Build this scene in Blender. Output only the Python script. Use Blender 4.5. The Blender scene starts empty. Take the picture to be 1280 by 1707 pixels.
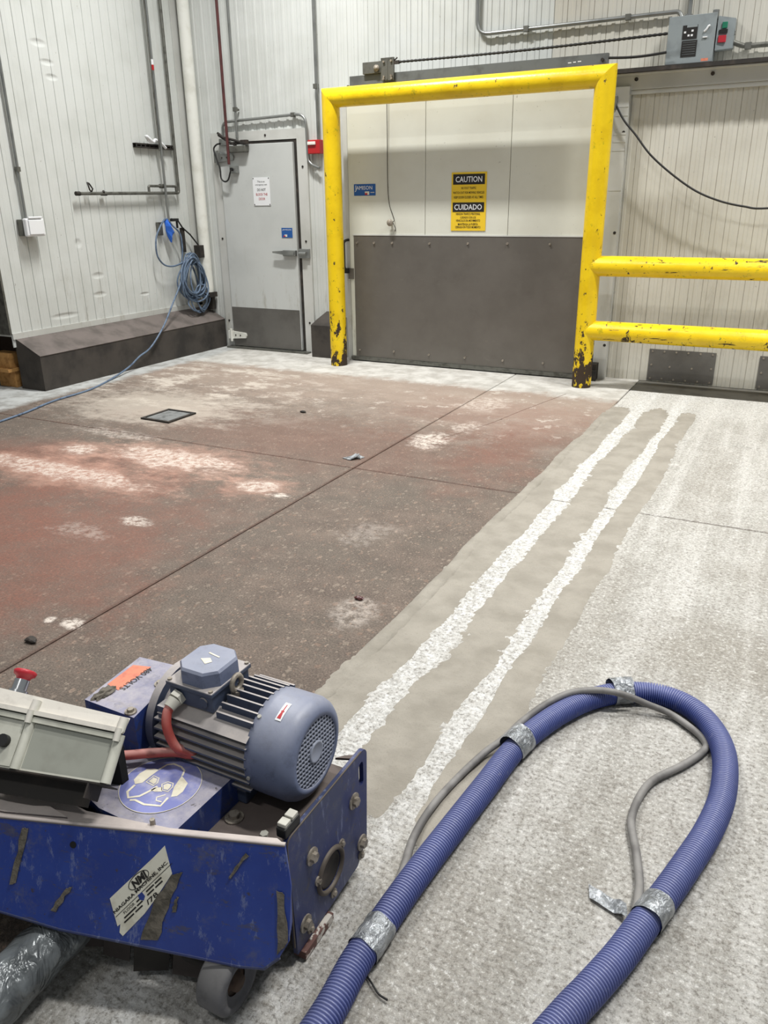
import bpy, bmesh, math, random
from mathutils import Vector, Matrix, noise as mnoise
random.seed(7)
S = bpy.context.scene
COL = S.collection
PI = math.pi

# ------------------------------------------------------------------ camera
def cam_matrix(yaw, pitch, roll, loc):
    fwd = Vector((math.sin(yaw)*math.cos(pitch), math.cos(yaw)*math.cos(pitch), -math.sin(pitch)))
    right = Vector((math.cos(yaw), -math.sin(yaw), 0))
    down = fwd.cross(right)
    c, s = math.cos(roll), math.sin(roll)
    r = c*right + s*down
    d = -s*right + c*down
    m = Matrix((( r.x, -d.x, -fwd.x, loc[0]), (r.y, -d.y, -fwd.y, loc[1]), (r.z, -d.z, -fwd.z, loc[2]), (0, 0, 0, 1)))
    return m
cd = bpy.data.cameras.new('camera')
cam = bpy.data.objects.new('camera', cd)
COL.objects.link(cam)
cd.sensor_fit = 'HORIZONTAL'
cd.sensor_width = 36
cd.lens = 1313.33/1280*36
cd.clip_start = 0.05
cam.matrix_world = cam_matrix(-.482365, .374704, .0128542, (0, 0, 1.65))
S.camera = cam

# ------------------------------------------------------------------ world, lamps, exposure
w = bpy.data.worlds.new('hall_light'); S.world = w
w.use_nodes = True
bg = w.node_tree.nodes['Background']
bg.inputs[0].default_value = (0.92, 0.97, 1.0, 1)
bg.inputs[1].default_value = 0.40
def lamp(name, x, y, z, sx, sy, power, col=(1.0, 0.985, 0.955)):
    l = bpy.data.lights.new(name, 'AREA'); l.shape = 'RECTANGLE'
    l.size = sx; l.size_y = sy; l.energy = power; l.color = col; l.spread = math.radians(125)
    o = bpy.data.objects.new(name, l); COL.objects.link(o); o.location = (x, y, z)
    return o
lamp('overhead_lamp', -4.3, 6.0, 6.0, 1.2, 0.22, 345)
lamp('overhead_lamp', 0.9, 6.0, 6.0, 1.2, 0.22, 290)
lamp('overhead_lamp', -3.0, 3.1, 6.0, 1.2, 0.22, 165)
lamp('overhead_lamp', 0.9, 2.6, 6.0, 1.2, 0.22, 235)
lamp('overhead_lamp', -1.2, -1.6, 6.0, 1.2, 0.22, 60)  # added fill behind the camera to brighten the machine's rear panel
S.view_settings.view_transform = 'Standard'
S.view_settings.look = 'None'
S.view_settings.gamma = 1
S.view_settings.use_curve_mapping = False
S.view_settings.exposure = -0.76

# ------------------------------------------------------------------ materials
def lin(c):
    f = lambda v: v/12.92 if v <= .04045 else ((v+.055)/1.055)**2.4
    return tuple(f(v/255) for v in c) + (1,)
class NM:
    """small node-material builder, everything in world position space"""
    def __init__(s, name, rough=.6, metal=0.0):
        s.m = bpy.data.materials.new(name); s.m.use_nodes = True
        s.t = s.m.node_tree; s.n = s.t.nodes; s.p = s.n['Principled BSDF']
        s.p.inputs['Roughness'].default_value = rough; s.p.inputs['Metallic'].default_value = metal
        s.pos = s.n.new('ShaderNodeNewGeometry').outputs['Position']
        s.h = None
    def link(s, a, b): s.t.links.new(a, b)
    def val(s, sock, v):
        if isinstance(v, (int, float)): sock.default_value = v
        elif isinstance(v, (tuple, list)): sock.default_value = v
        else: s.link(v, sock)
    def math(s, op, a, b=0.0, clamp=False):
        n = s.n.new('ShaderNodeMath'); n.operation = op; n.use_clamp = clamp
        s.val(n.inputs[0], a); s.val(n.inputs[1], b); return n.outputs[0]
    def vscale(s, sc, off=(0, 0, 0), rot=(0, 0, 0)):
        n = s.n.new('ShaderNodeMapping'); n.inputs['Scale'].default_value = sc
        n.inputs['Location'].default_value = off; n.inputs['Rotation'].default_value = rot
        s.link(s.pos, n.inputs['Vector']); return n.outputs[0]
    def noise(s, scale, detail=4, rough=.55, vec=None, dist=0.0):
        n = s.n.new('ShaderNodeTexNoise'); n.inputs['Scale'].default_value = scale
        n.inputs['Detail'].default_value = detail; n.inputs['Roughness'].default_value = rough
        n.inputs['Distortion'].default_value = dist
        s.link(vec if vec is not None else s.pos, n.inputs['Vector']); return n.outputs['Fac']
    def voro(s, scale, vec=None, feature='F1', out='Distance'):
        n = s.n.new('ShaderNodeTexVoronoi'); n.feature = feature; n.inputs['Scale'].default_value = scale
        s.link(vec if vec is not None else s.pos, n.inputs['Vector']); return n.outputs[out]
    def ramp(s, f, lo, hi, a=0.0, b=1.0):
        n = s.n.new('ShaderNodeMapRange'); n.interpolation_type = 'SMOOTHSTEP'
        s.val(n.inputs[0], f)
        for i, v in enumerate((lo, hi, a, b)): n.inputs[i+1].default_value = v
        return n.outputs[0]
    def mix(s, f, a, b):
        n = s.n.new('ShaderNodeMix'); n.data_type = 'RGBA'
        s.val(n.inputs[0], f); s.val(n.inputs[6], a); s.val(n.inputs[7], b); return n.outputs[2]
    def axis(s, i):
        n = s.n.new('ShaderNodeSeparateXYZ'); s.link(s.pos, n.inputs[0]); return n.outputs[i]
    def up(s):
        g = s.n.new('ShaderNodeNewGeometry'); n = s.n.new('ShaderNodeSeparateXYZ')
        s.link(g.outputs['Normal'], n.inputs[0]); return n.outputs[2]
    def blob(s, cx, cy, rx, ry, wob, lo=.75, hi=1.15):
        """soft edged irregular floor patch: 1 inside"""
        v = s.vscale((1/rx, 1/ry, 0), (-cx/rx, -cy/ry, 0))
        n = s.n.new('ShaderNodeVectorMath'); n.operation = 'LENGTH'; s.link(v, n.inputs[0])
        d = s.math('ADD', n.outputs['Value'], wob)
        return s.ramp(d, lo, hi, 1.0, 0.0)
    def color(s, c): s.val(s.p.inputs['Base Color'], c); return s
    def rough(s, f): s.val(s.p.inputs['Roughness'], f); return s
    def bump(s, f, strength=.3, dist=.01):
        n = s.n.new('ShaderNodeBump'); n.inputs['Strength'].default_value = strength
        n.inputs['Distance'].default_value = dist; s.link(f, n.inputs['Height'])
        if s.h is not None: s.link(s.h, n.inputs['Normal'])
        s.h = n.outputs[0]; s.link(s.h, s.p.inputs['Normal']); return s

def simple(name, col, rough=.55, metal=0.0, col2=None, scale=14, lo=.45, hi=.7, bump=0.0, bscale=60):
    m = NM(name, rough, metal)
    c = lin(col)
    if col2: c = m.mix(m.ramp(m.noise(scale, 5), lo, hi), c, lin(col2))
    m.color(c)
    if bump: m.bump(m.noise(bscale, 3), bump, .004)
    return m.m

def floor_brown():
    m = NM('weathered_epoxy_concrete', .8)
    mid = m.noise(6, 6, .65); fine = m.noise(70, 5, .7); grit = m.noise(120, 7, .82)
    c = m.mix(m.ramp(mid, .3, .7), lin((92, 81, 73)), lin((114, 101, 91)))
    c = m.mix(m.ramp(m.noise(2.1, 5, .6), .4, .65, 0, .5), c, lin((92, 86, 78)))
    # exposed aggregate chips of two sizes
    for sc_, off, k in ((30, (0, 0, 0), .34), (64, (3.1, 1.7, 0), .42)):
        vv = m.vscale((1.0, .7, 0), off)
        wv = m.n.new('ShaderNodeVectorMath'); wv.operation = 'ADD'; m.link(vv, wv.inputs[0])
        nz = m.n.new('ShaderNodeTexNoise'); nz.inputs['Scale'].default_value = sc_*.9; nz.inputs['Detail'].default_value = 2; m.link(m.pos, nz.inputs['Vector'])
        sb = m.n.new('ShaderNodeVectorMath'); sb.operation = 'SCALE'; m.link(nz.outputs['Color'], sb.inputs[0]); sb.inputs['Scale'].default_value = .9/sc_
        m.link(sb.outputs[0], wv.inputs[1])
        dist = m.voro(sc_, wv.outputs[0]); cell = m.voro(sc_, wv.outputs[0], out='Color')
        sep = m.n.new('ShaderNodeSeparateColor'); m.link(cell, sep.inputs[0])
        for ch, lo, col, kk in ((0, .74, (172, 158, 142), 1), (1, .78, (146, 116, 98), .9), (2, .84, (76, 68, 62), .8)):
            f = m.math('MULTIPLY', m.ramp(sep.outputs[ch], lo, lo+.1), m.ramp(dist, .22, .40, k*kk, 0))
            c = m.mix(f, c, lin(col))
    c = m.mix(m.ramp(grit, .48, .62, 0, .75), c, lin((56, 48, 43)))
    c = m.mix(m.ramp(grit, .48, .36, 0, .5), c, lin((152, 138, 124)))
    wob = m.math('SUBTRACT', m.math('MULTIPLY', m.noise(2.6, 8, .74), 2.2), 1.1)
    wob2 = m.math('SUBTRACT', m.math('MULTIPLY', m.noise(7, 8, .78, m.vscale((.6, 1, 1))), 3.0), 1.5)
    # red coating dust
    redc = m.mix(m.ramp(fine, .3, .7), lin((136, 86, 70)), lin((100, 72, 62)))
    for cx, cy, rx, ry, k in [(-4.2, 2.3, 1.5, 1.1, .8), (-4.4, 3.55, 1.2, .45, .6), (-3.1, 4.8, 1.9, .7, .3), (-2.3, 6.1, .9, .9, .38), (-1.7, 5.6, .45, 1.3, .42), (-3.2, 2.5, .8, 1.2, .4)]:
        c = m.mix(m.math('MULTIPLY', m.blob(cx, cy, rx, ry, wob, .2, 1.3), k), c, redc)
    jd = m.math('ABSOLUTE', m.math('ADD', m.axis(0), 2.5))
    jd = m.math('ADD', jd, m.math('MULTIPLY', m.math('SUBTRACT', m.noise(30, 6, .75), .5), .045))
    c = m.mix(m.math('MULTIPLY', m.ramp(jd, .002, .026, .7, 0), m.ramp(m.noise(6, 6, .7), .35, .6, .2, 1)), c, lin((84, 58, 48)))
    jy = m.math('ABSOLUTE', m.math('SUBTRACT', m.axis(1), 4.345))
    jy = m.math('ADD', jy, m.math('MULTIPLY', m.math('SUBTRACT', m.noise(26, 6, .75), .5), .05))
    c = m.mix(m.ramp(jy, .0, .018, .6, 0), c, lin((90, 64, 54)))
    # pale laitance further back and along the kerb and doors, streaky
    yb = m.math('ADD', m.axis(1), m.math('MULTIPLY', wob, .8))
    c = m.mix(m.ramp(yb, 4.9, 6.9, 0, .58), c, lin((170, 154, 141)))
    streak = m.noise(3.4, 9, .78, m.vscale((.55, 1.0, 1)))
    left = m.ramp(m.axis(0), -3.2, -5.2, .12, .95)
    c = m.mix(m.math('MULTIPLY', m.math('MULTIPLY', m.ramp(streak, .49, .60), m.ramp(yb, 4.5, 5.8)), left), c, lin((186, 177, 166)))
    c = m.mix(m.math('MULTIPLY', m.ramp(m.noise(4.5, 9, .8), .56, .62), m.ramp(yb, 4.8, 6.2, 0, .7)), c, lin((190, 182, 172)))
    c = m.mix(m.math('MULTIPLY', m.blob(-4.95, 5.1, .9, .55, wob2, .5, 1.3), .55), c, lin((184, 175, 163)))
    yw = m.math('ADD', m.axis(1), m.math('ADD', m.math('MULTIPLY', wob, .3), m.math('MULTIPLY', wob2, .08)))
    c = m.mix(m.ramp(yw, 6.85, 7.05, 0, .9), c, m.mix(m.ramp(mid, .35, .65), lin((202, 201, 196)), lin((170, 168, 162))))
    xw = m.math('ADD', m.axis(0), m.math('MULTIPLY', wob, .2))
    c = m.mix(m.ramp(xw, -6.15, -6.0, .9, 0), c, m.mix(m.ramp(mid, .4, .65), lin((186, 189, 188)), lin((150, 151, 148))))
    for cx, cy, rx, ry, k in [(-3.72, 3.98, .75, .32, .5), (-4.25, 3.45, 1.0, .26, .5), (-2.87, 3.77, .25, .2, .4), (-4.52, 3.86, .3, .22, .4)]:
        c = m.mix(m.math('MULTIPLY', m.blob(cx, cy, rx, ry, wob2, .3, 1.3), k), c, lin((186, 146, 128)))
    # patches scraped to bare white concrete
    brk = m.ramp(m.noise(21, 7, .8), .40, .58)
    for cx, cy, rx, ry, k in [(-4.52, 3.86, .17, .12, .75), (-3.72, 3.98, .55, .2, .75), (-4.25, 3.45, .8, .14, .7), (-2.87, 3.77, .15, .11, .75), (-2.65, 3.68, .09, .05, .85), (-2.30, 5.15, .15, .28, .8),
                              (-2.2, 5.6, .12, .2, .5), (-3.15, 2.99, .13, .06, .75), (-2.55, 2.0, .06, .05, 1), (-2.66, 1.98, .03, .03, 1), (-1.52, 2.6, .12, .17, .4), (-1.9, 3.4, .15, .2, .22), (-3.05, 1.98, .035, .03, .9),
                              (-2.35, 6.4, .25, .3, .5), (-3.3, 2.75, .25, .1, .25), (-4.6, 4.3, .5, .1, .4)]:
        f = m.math('MULTIPLY', m.math('MULTIPLY', m.blob(cx, cy, rx, ry, wob2, .5, 1.1), brk), k)
        c = m.mix(f, c, lin((208, 198, 188)))
    m.color(c)
    m.bump(m.noise(90, 5, .75), .6, .006).bump(m.noise(9, 5, .6), .25, .02)
    return m.m

def floor_milled():
    m = NM('milled_white_concrete', .85)
    mid = m.noise(5, 6, .65); grit = m.noise(82, 7, .8); grit2 = m.noise(30, 6, .75)
    c = m.mix(m.ramp(mid, .3, .7), lin((183, 181, 175)), lin((164, 161, 154)))
    st = m.noise(8, 5, .65, m.vscale((1.0, .06, 1)))
    c = m.mix(m.ramp(st, .42, .64, 0, .75), c, lin((200, 198, 193)))
    # white scarified bands between the dust rows
    x = m.math('ADD', m.axis(0), m.math('MULTIPLY', m.math('SUBTRACT', m.noise(7, 7, .7), .5), .09))
    band = m.math('MAXIMUM', m.math('MULTIPLY', m.ramp(x, -1.21, -1.13), m.ramp(x, -1.07, -1.0, 1, 0)),
                  m.math('MULTIPLY', m.ramp(x, -.89, -.82), m.ramp(x, -.78, -.71, 1, 0)))
    c = m.mix(m.math('MULTIPLY', band, m.ramp(m.noise(24, 7, .8), .42, .56, .9, .25)), c, lin((222, 222, 220)))
    c = m.mix(m.ramp(m.axis(1), 6.5, 7.0, 0, .45), c, lin((214, 214, 211)))
    wob = m.math('SUBTRACT', m.math('MULTIPLY', m.noise(4, 7, .74), 2.2), 1.1)
    for cx, cy, rx, ry, k in [(-.05, 2.95, .45, .3, .5), (-.6, 3.0, .12, 1.0, .4), (.15, 3.8, .4, .3, .3), (-.35, 5.0, .15, .9, .35), (-.6, 1.3, .3, .5, .4), (-.2, 1.75, .2, .3, .2)]:
        c = m.mix(m.math('MULTIPLY', m.blob(cx, cy, rx, ry, wob, .3, 1.3), k), c, lin((140, 134, 122)))
    jy = m.math('ABSOLUTE', m.math('SUBTRACT', m.axis(1), 4.335))
    jy = m.math('ADD', jy, m.math('MULTIPLY', m.math('SUBTRACT', m.noise(24, 6, .75), .5), .03))
    c = m.mix(m.ramp(jy, .0, .014, .75, 0), c, lin((96, 84, 74)))
    c = m.mix(m.ramp(grit2, .52, .68, 0, .5), c, lin((146, 140, 130)))
    c = m.mix(m.ramp(grit, .50, .62, 0, .8), c, lin((122, 117, 109)))
    c = m.mix(m.ramp(grit, .46, .36, 0, .8), c, lin((226, 225, 221)))
    m.color(c)
    gv = m.n.new('ShaderNodeTexWave'); gv.bands_direction = 'X'; gv.inputs['Scale'].default_value = 22
    gv.inputs['Distortion'].default_value = 3.0; gv.inputs['Detail'].default_value = 3; m.link(m.pos, gv.inputs['Vector'])
    gh = m.n.new('ShaderNodeTexWave'); gh.bands_direction = 'Y'; gh.inputs['Scale'].default_value = 14
    gh.inputs['Distortion'].default_value = 5.0; gh.inputs['Detail'].default_value = 3; m.link(m.pos, gh.inputs['Vector'])
    m.bump(grit, .8, .006).bump(m.noise(45, 5, .7), .7, .012).bump(gh.outputs['Fac'], .3, .006).bump(gv.outputs['Fac'], .25, .006)
    return m.m

def dust_mat():
    m = NM('grey_concrete_dust', .95)
    g = m.noise(160, 4, .75)
    c = m.mix(m.ramp(m.noise(6, 5), .35, .7), lin((150, 145, 135)), lin((135, 130, 120)))
    c = m.mix(m.ramp(g, .55, .7, 0, .6), c, lin((118, 112, 101)))
    m.color(c); m.bump(g, .45, .004).bump(m.noise(30, 4), .4, .01)
    return m.m

XW = -6.62
def wall_white(name, a=(203, 206, 203), b=(194, 197, 193)):
    m = NM(name, .42)
    z = m.axis(2)
    c = m.mix(m.ramp(m.noise(2.2, 5), .4, .7), lin(a), lin(b))
    dirt = m.math('MULTIPLY', m.ramp(m.noise(7, 7, .75, m.vscale((1, 1, .25))), .52, .68), m.ramp(z, .1, 1.6, .6, .0))
    c = m.mix(dirt, c, lin((140, 134, 118)))
    sp = m.math('MULTIPLY', m.ramp(m.noise(38, 3, .6), .7, .76), .5)
    c = m.mix(sp, c, lin((110, 104, 92)))
    m.color(c); m.bump(m.noise(3.5, 3), .12, .02)
    for cx, cy, cz, ry, rz in ((XW, 5.92, 3.05, .10, .035), (XW, 5.99, 2.9, .09, .03), (XW, 6.02, 2.78, .08, .03), (XW, 6.25, .97, .09, .035), (XW, 6.24, .78, .10, .03), (XW, 6.9, .72, .08, .02), (XW, 6.05, 1.30, .05, .05), (XW, 5.75, .62, .2, .03)):
        v = m.vscale((4, 1/ry, 1/rz), (-cx*4, -cy/ry, -cz/rz)); n = m.n.new('ShaderNodeVectorMath'); n.operation = 'LENGTH'; m.link(v, n.inputs[0])
        if name == 'white_ribbed_metal': m.bump(m.ramp(n.outputs['Value'], .2, 1.1), .4, .02)
    return m.m

def paint_yellow():
    m = NM('chipped_yellow_paint', .32)
    z = m.axis(2)
    c = m.mix(m.ramp(m.noise(5, 5), .4, .7), lin((236, 202, 22)), lin((222, 186, 12)))
    sm = m.ramp(m.noise(11, 7, .75), .58, .66)
    c = m.mix(m.math('MULTIPLY', sm, .6), c, lin((150, 144, 30)))
    n1 = m.noise(13, 8, .7, m.vscale((1, 1, .55)))
    low = m.ramp(z, .06, .75, .18, 0)
    chip = m.ramp(m.math('ADD', n1, low), .645, .655)
    ln = m.math('MULTIPLY', m.ramp(m.noise(15, 7, .7, m.vscale((.14, 1, 1.3), (2, 0, .4))), .625, .635), m.math('MULTIPLY', m.ramp(z, 1.35, 1.25), m.ramp(m.axis(0), -1.68, -1.62)))
    chip = m.math('MAXIMUM', chip, ln)
    mid = m.ramp(z, 1.9, 1.2, 0, .035)
    chip2 = m.ramp(m.math('ADD', m.noise(21, 6, .65), mid), .685, .695)
    rim = m.ramp(m.math('ADD', n1, low), .62, .645)
    c = m.mix(m.math('MULTIPLY', rim, .5), c, lin((176, 150, 20)))
    c = m.mix(m.math('MAXIMUM', chip, chip2), c, lin((54, 40, 26)))
    g = m.math('MULTIPLY', m.ramp(m.noise(16, 5, .7, m.vscale((1, 1, 1), (3, 5, 1))), .68, .7), .7)
    c = m.mix(g, c, lin((86, 118, 44)))
    m.color(c)
    m.rough(m.mix(chip, (.3, .3, .3, 1), (.8, .8, .8, 1)))
    m.bump(m.noise(24, 6, .6), .35, .006).bump(chip, .4, -.003)
    return m.m

def machine_blue(name, dusty=True, base=(30, 58, 140), base2=(38, 66, 150)):
    m = NM(name, .45)
    c = m.mix(m.ramp(m.noise(6, 5), .35, .7), lin(base), lin(base2))
    scr = m.ramp(m.noise(34, 6, .75, m.vscale((1, 1, .2), (0, 0, 0), (.5, .9, .3))), .56, .66)
    c = m.mix(m.math('MULTIPLY', scr, .5), c, lin((120, 130, 160)))
    scr2 = m.ramp(m.noise(26, 7, .8, m.vscale((.25, 1, 1), (4, 2, 7), (.2, .7, .9))), .565, .63)
    c = m.mix(m.math('MULTIPLY', scr2, .6), c, lin((70, 66, 62)))
    f = m.ramp(m.noise(9, 6, .7), .3, .75)
    if dusty:
        d = m.math('MULTIPLY', m.ramp(m.up(), .3, .9), m.math('ADD', m.math('MULTIPLY', f, .5), .38))
        c = m.mix(d, c, lin((182, 176, 178)))
    c = m.mix(m.ramp(m.noise(15, 7, .78), .5, .7, 0, .45), c, lin((92, 92, 100)))
    c = m.mix(m.math('MULTIPLY', m.ramp(m.noise(46, 5, .7), .64, .69), .8), c, lin((58, 50, 44)))
    m.color(c); m.bump(m.noise(60, 4), .1, .003)
    return m.m

def dusty(name, col, dustcol=(184, 176, 168), amount=.7, rough=.6, metal=0, sc=9):
    m = NM(name, rough, metal)
    c = m.mix(m.ramp(m.noise(30, 5, .7), .5, .7, 0, .35), lin(col), lin(tuple(int(v*.55) for v in col)))
    d = m.math('MULTIPLY', m.ramp(m.up(), .1, .85), m.ramp(m.noise(sc, 6, .7), .2, .7, amount*.6, amount))
    c = m.mix(d, c, lin(dustcol)); m.color(c); m.bump(m.noise(80, 4), .12, .003)
    return m.m

def steel_plate(name, a, b, rough=.42):
    m = NM(name, rough, .35)
    c = m.mix(m.ramp(m.noise(2.2, 6, .65), .35, .7), lin(a), lin(b))
    sc = m.ramp(m.noise(30, 7, .8, m.vscale((.3, 1, 1), (0, 0, 0), (0, .6, 0))), .6, .7)
    c = m.mix(m.math('MULTIPLY', sc, .25), c, lin((150, 146, 138)))
    c = m.mix(m.math('MULTIPLY', m.ramp(m.noise(3, 6, .75), .55, .75), .22), c, lin((78, 74, 68)))
    m.color(c); m.bump(m.noise(2.5, 3), .2, .02)
    return m.m

def tape_mat():
    m = NM('duct_tape', .3, .55)
    c = m.mix(m.ramp(m.noise(25, 5), .4, .65), lin((168, 172, 176)), lin((122, 126, 130)))
    m.color(c); m.bump(m.noise(38, 4, .6, None, 1.5), .9, .012)
    return m.m
def wrap_mat():
    m = NM('crinkled_silver_wrap', .28, .25)
    c = m.mix(m.ramp(m.noise(14, 5), .4, .65), lin((112, 117, 119)), lin((84, 88, 90)))
    m.color(c); m.bump(m.noise(11, 3, .5, None, 2.0), .9, .02).bump(m.noise(40, 3), .25, .006)
    return m.m
def hose_mat():
    m = NM('blue_corrugated_plastic', .38)
    c = m.mix(m.ramp(m.noise(9, 5), .4, .7), lin((40, 58, 128)), lin((52, 70, 140)))
    c = m.mix(m.ramp(m.noise(40, 6, .75), .56, .72, 0, .35), c, lin((140, 142, 160)))
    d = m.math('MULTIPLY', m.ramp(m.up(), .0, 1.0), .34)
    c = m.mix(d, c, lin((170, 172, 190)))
    m.color(c); return m.m

MT = dict(
    brown=floor_brown(), milled=floor_milled(), dust=dust_mat(),
    wall=wall_white('white_ribbed_metal'), wallr=wall_white('shaded_cream_ribbed_metal', (198, 196, 186), (188, 185, 174)),  # second one: creamier wall copy with its look under shadow put into the colour
    trim=wall_white('white_sheet_trim', (196, 197, 193), (182, 183, 178)),
    doorw=wall_white('white_door_skin', (192, 195, 193), (184, 187, 185)),
    bigdoor=wall_white('white_sliding_door_skin', (206, 207, 196), (200, 200, 188)),
    strip=simple('dark_strip_concrete', (104, 102, 95), .85, 0, (86, 84, 78), 6, bump=.3),
    base=simple('joint_filler', (92, 60, 48), .95, 0, (70, 50, 42), 20),
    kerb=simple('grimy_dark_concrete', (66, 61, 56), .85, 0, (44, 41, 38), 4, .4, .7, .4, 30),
    kerbtop=simple('lighter_concrete_top', (106, 98, 94), .85, 0, (84, 78, 74), 5, .4, .7, .35, 30),
    yellow=paint_yellow(),
    kick=steel_plate('dull_stainless_plate', (112, 108, 102), (104, 100, 94)),
    kick2=steel_plate('dull_grey_plate', (112, 110, 106), (94, 92, 88)),
    galv=simple('galvanised_steel', (150, 152, 150), .38, .75, (128, 130, 128), 5),
    darkgalv=simple('weathered_galvanised_steel', (112, 112, 106), .5, .6, (84, 84, 78), 16),
    greysteel=simple('grey_track_steel', (112, 116, 116), .5, .4, (96, 98, 98), 8),
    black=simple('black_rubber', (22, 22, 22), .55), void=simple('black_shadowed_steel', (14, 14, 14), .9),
    dark=simple('dark_oily_steel', (44, 41, 38), .7, .2, (66, 58, 52), 12),
    pvc=simple('white_pvc', (226, 227, 220), .35, 0, (208, 208, 198), 5),
    redpipe=simple('dark_red_pipe', (82, 42, 42), .45, 0, (62, 34, 34), 12),
    red=simple('red_device', (172, 30, 34), .4), redlens=simple('clear_lens', (230, 226, 220), .15),
    boxgrey=simple('grey_enclosure_paint', (140, 148, 150), .45, .1, (124, 131, 133), 8),
    white=simple('white_plastic', (226, 228, 230), .35), offwhite=simple('aged_white_print', (216, 214, 200), .6, 0, (196, 192, 176), 30),
    ink=simple('black_ink', (24, 22, 20), .6), blueink=simple('blue_sticker', (28, 84, 152), .4), redink=simple('red_ink', (178, 46, 52), .5),
    yel=simple('yellow_sign', (226, 190, 44), .45), orange=simple('faded_orange_label', (214, 128, 100), .6, 0, (190, 110, 90), 40),
    green=simple('green_button', (34, 120, 92), .4), redb=simple('red_button', (186, 44, 56), .4),
    blue=machine_blue('scratched_blue_paint', False, (24, 50, 128), (34, 62, 142)), bluedust=machine_blue('dusty_blue_paint', True, (34, 56, 120), (48, 70, 136)),
    navy=machine_blue('worn_navy_paint', False, (34, 46, 96), (50, 58, 88)),
    motor=dusty('dusty_motor_blue', (104, 114, 142), (162, 164, 174), .6, .45), motord=dusty('dusty_motor_grey', (66, 76, 98), (186, 178, 172), .9, .55),
    deck=dusty('dust_covered_deck', (110, 104, 104), (196, 186, 180), 1.0, .9, 0, 5), base2=dusty('dusty_base_plate', (56, 50, 48), (118, 106, 100), .6, .8),
    cbox=simple('worn_grey_enclosure', (196, 196, 184), .5, 0, (170, 170, 158), 9, .4, .7, .08, 40),
    cface=simple('grey_green_enclosure_panel', (150, 152, 142), .55, 0, (132, 132, 122), 8),
    lidw=dusty('worn_pale_lid', (204, 203, 192), (214, 206, 198), .6, .5),
    bolt=simple('dusty_bolt_steel', (150, 142, 130), .5, .2, (96, 88, 80), 60), chrome=simple('chrome', (200, 202, 204), .18, .95),
    hose=hose_mat(), hubrust=simple('rusty_hub', (84, 66, 52), .7, .2, (52, 44, 38), 40), grille=simple('pale_grille_wire', (146, 152, 168), .5), tape=tape_mat(), wrap=wrap_mat(), cable=simple('dusty_grey_cable', (128, 126, 123), .6, 0, (98, 96, 94), 9, .4, .65, .15, 60),
    redcable=dusty('dusty_red_cable', (176, 76, 68), (206, 160, 152), .7, .6), tire=dusty('grey_rubber_tyre', (96, 96, 98), (120, 118, 116), .5, .75),
    gland=simple('pale_grey_gland', (184, 182, 172), .5), airhose=simple('blue_grey_air_hose', (98, 116, 138), .5, 0, (66, 80, 102), 20),
    rag=simple('bright_blue_cloth', (44, 104, 206), .8), wood=simple('raw_wood', (178, 134, 78), .8, 0, (146, 104, 56), 20), gapshade=simple('shaded_gap_brown', (60, 46, 36), .9),
    tapegrime=simple('grimy_old_tape', (104, 98, 88), .75, 0, (74, 70, 62), 40, .4, .65, .6, 120), sticker=simple('lavender_blue_sticker', (120, 126, 182), .4, 0, (160, 160, 190), 22),
    rim=simple('worn_plate_edge', (92, 84, 76), .6, .3), brownpaint=simple('flaked_maroon_paint', (96, 66, 60), .7, 0, (190, 184, 176), 30, .5, .55),
    drain=simple('worn_drain_steel', (136, 138, 138), .5, .5, (100, 102, 102), 18), cream=simple('cream_pictogram', (226, 220, 200), .6, 0, (206, 198, 176), 40),
)

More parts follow.
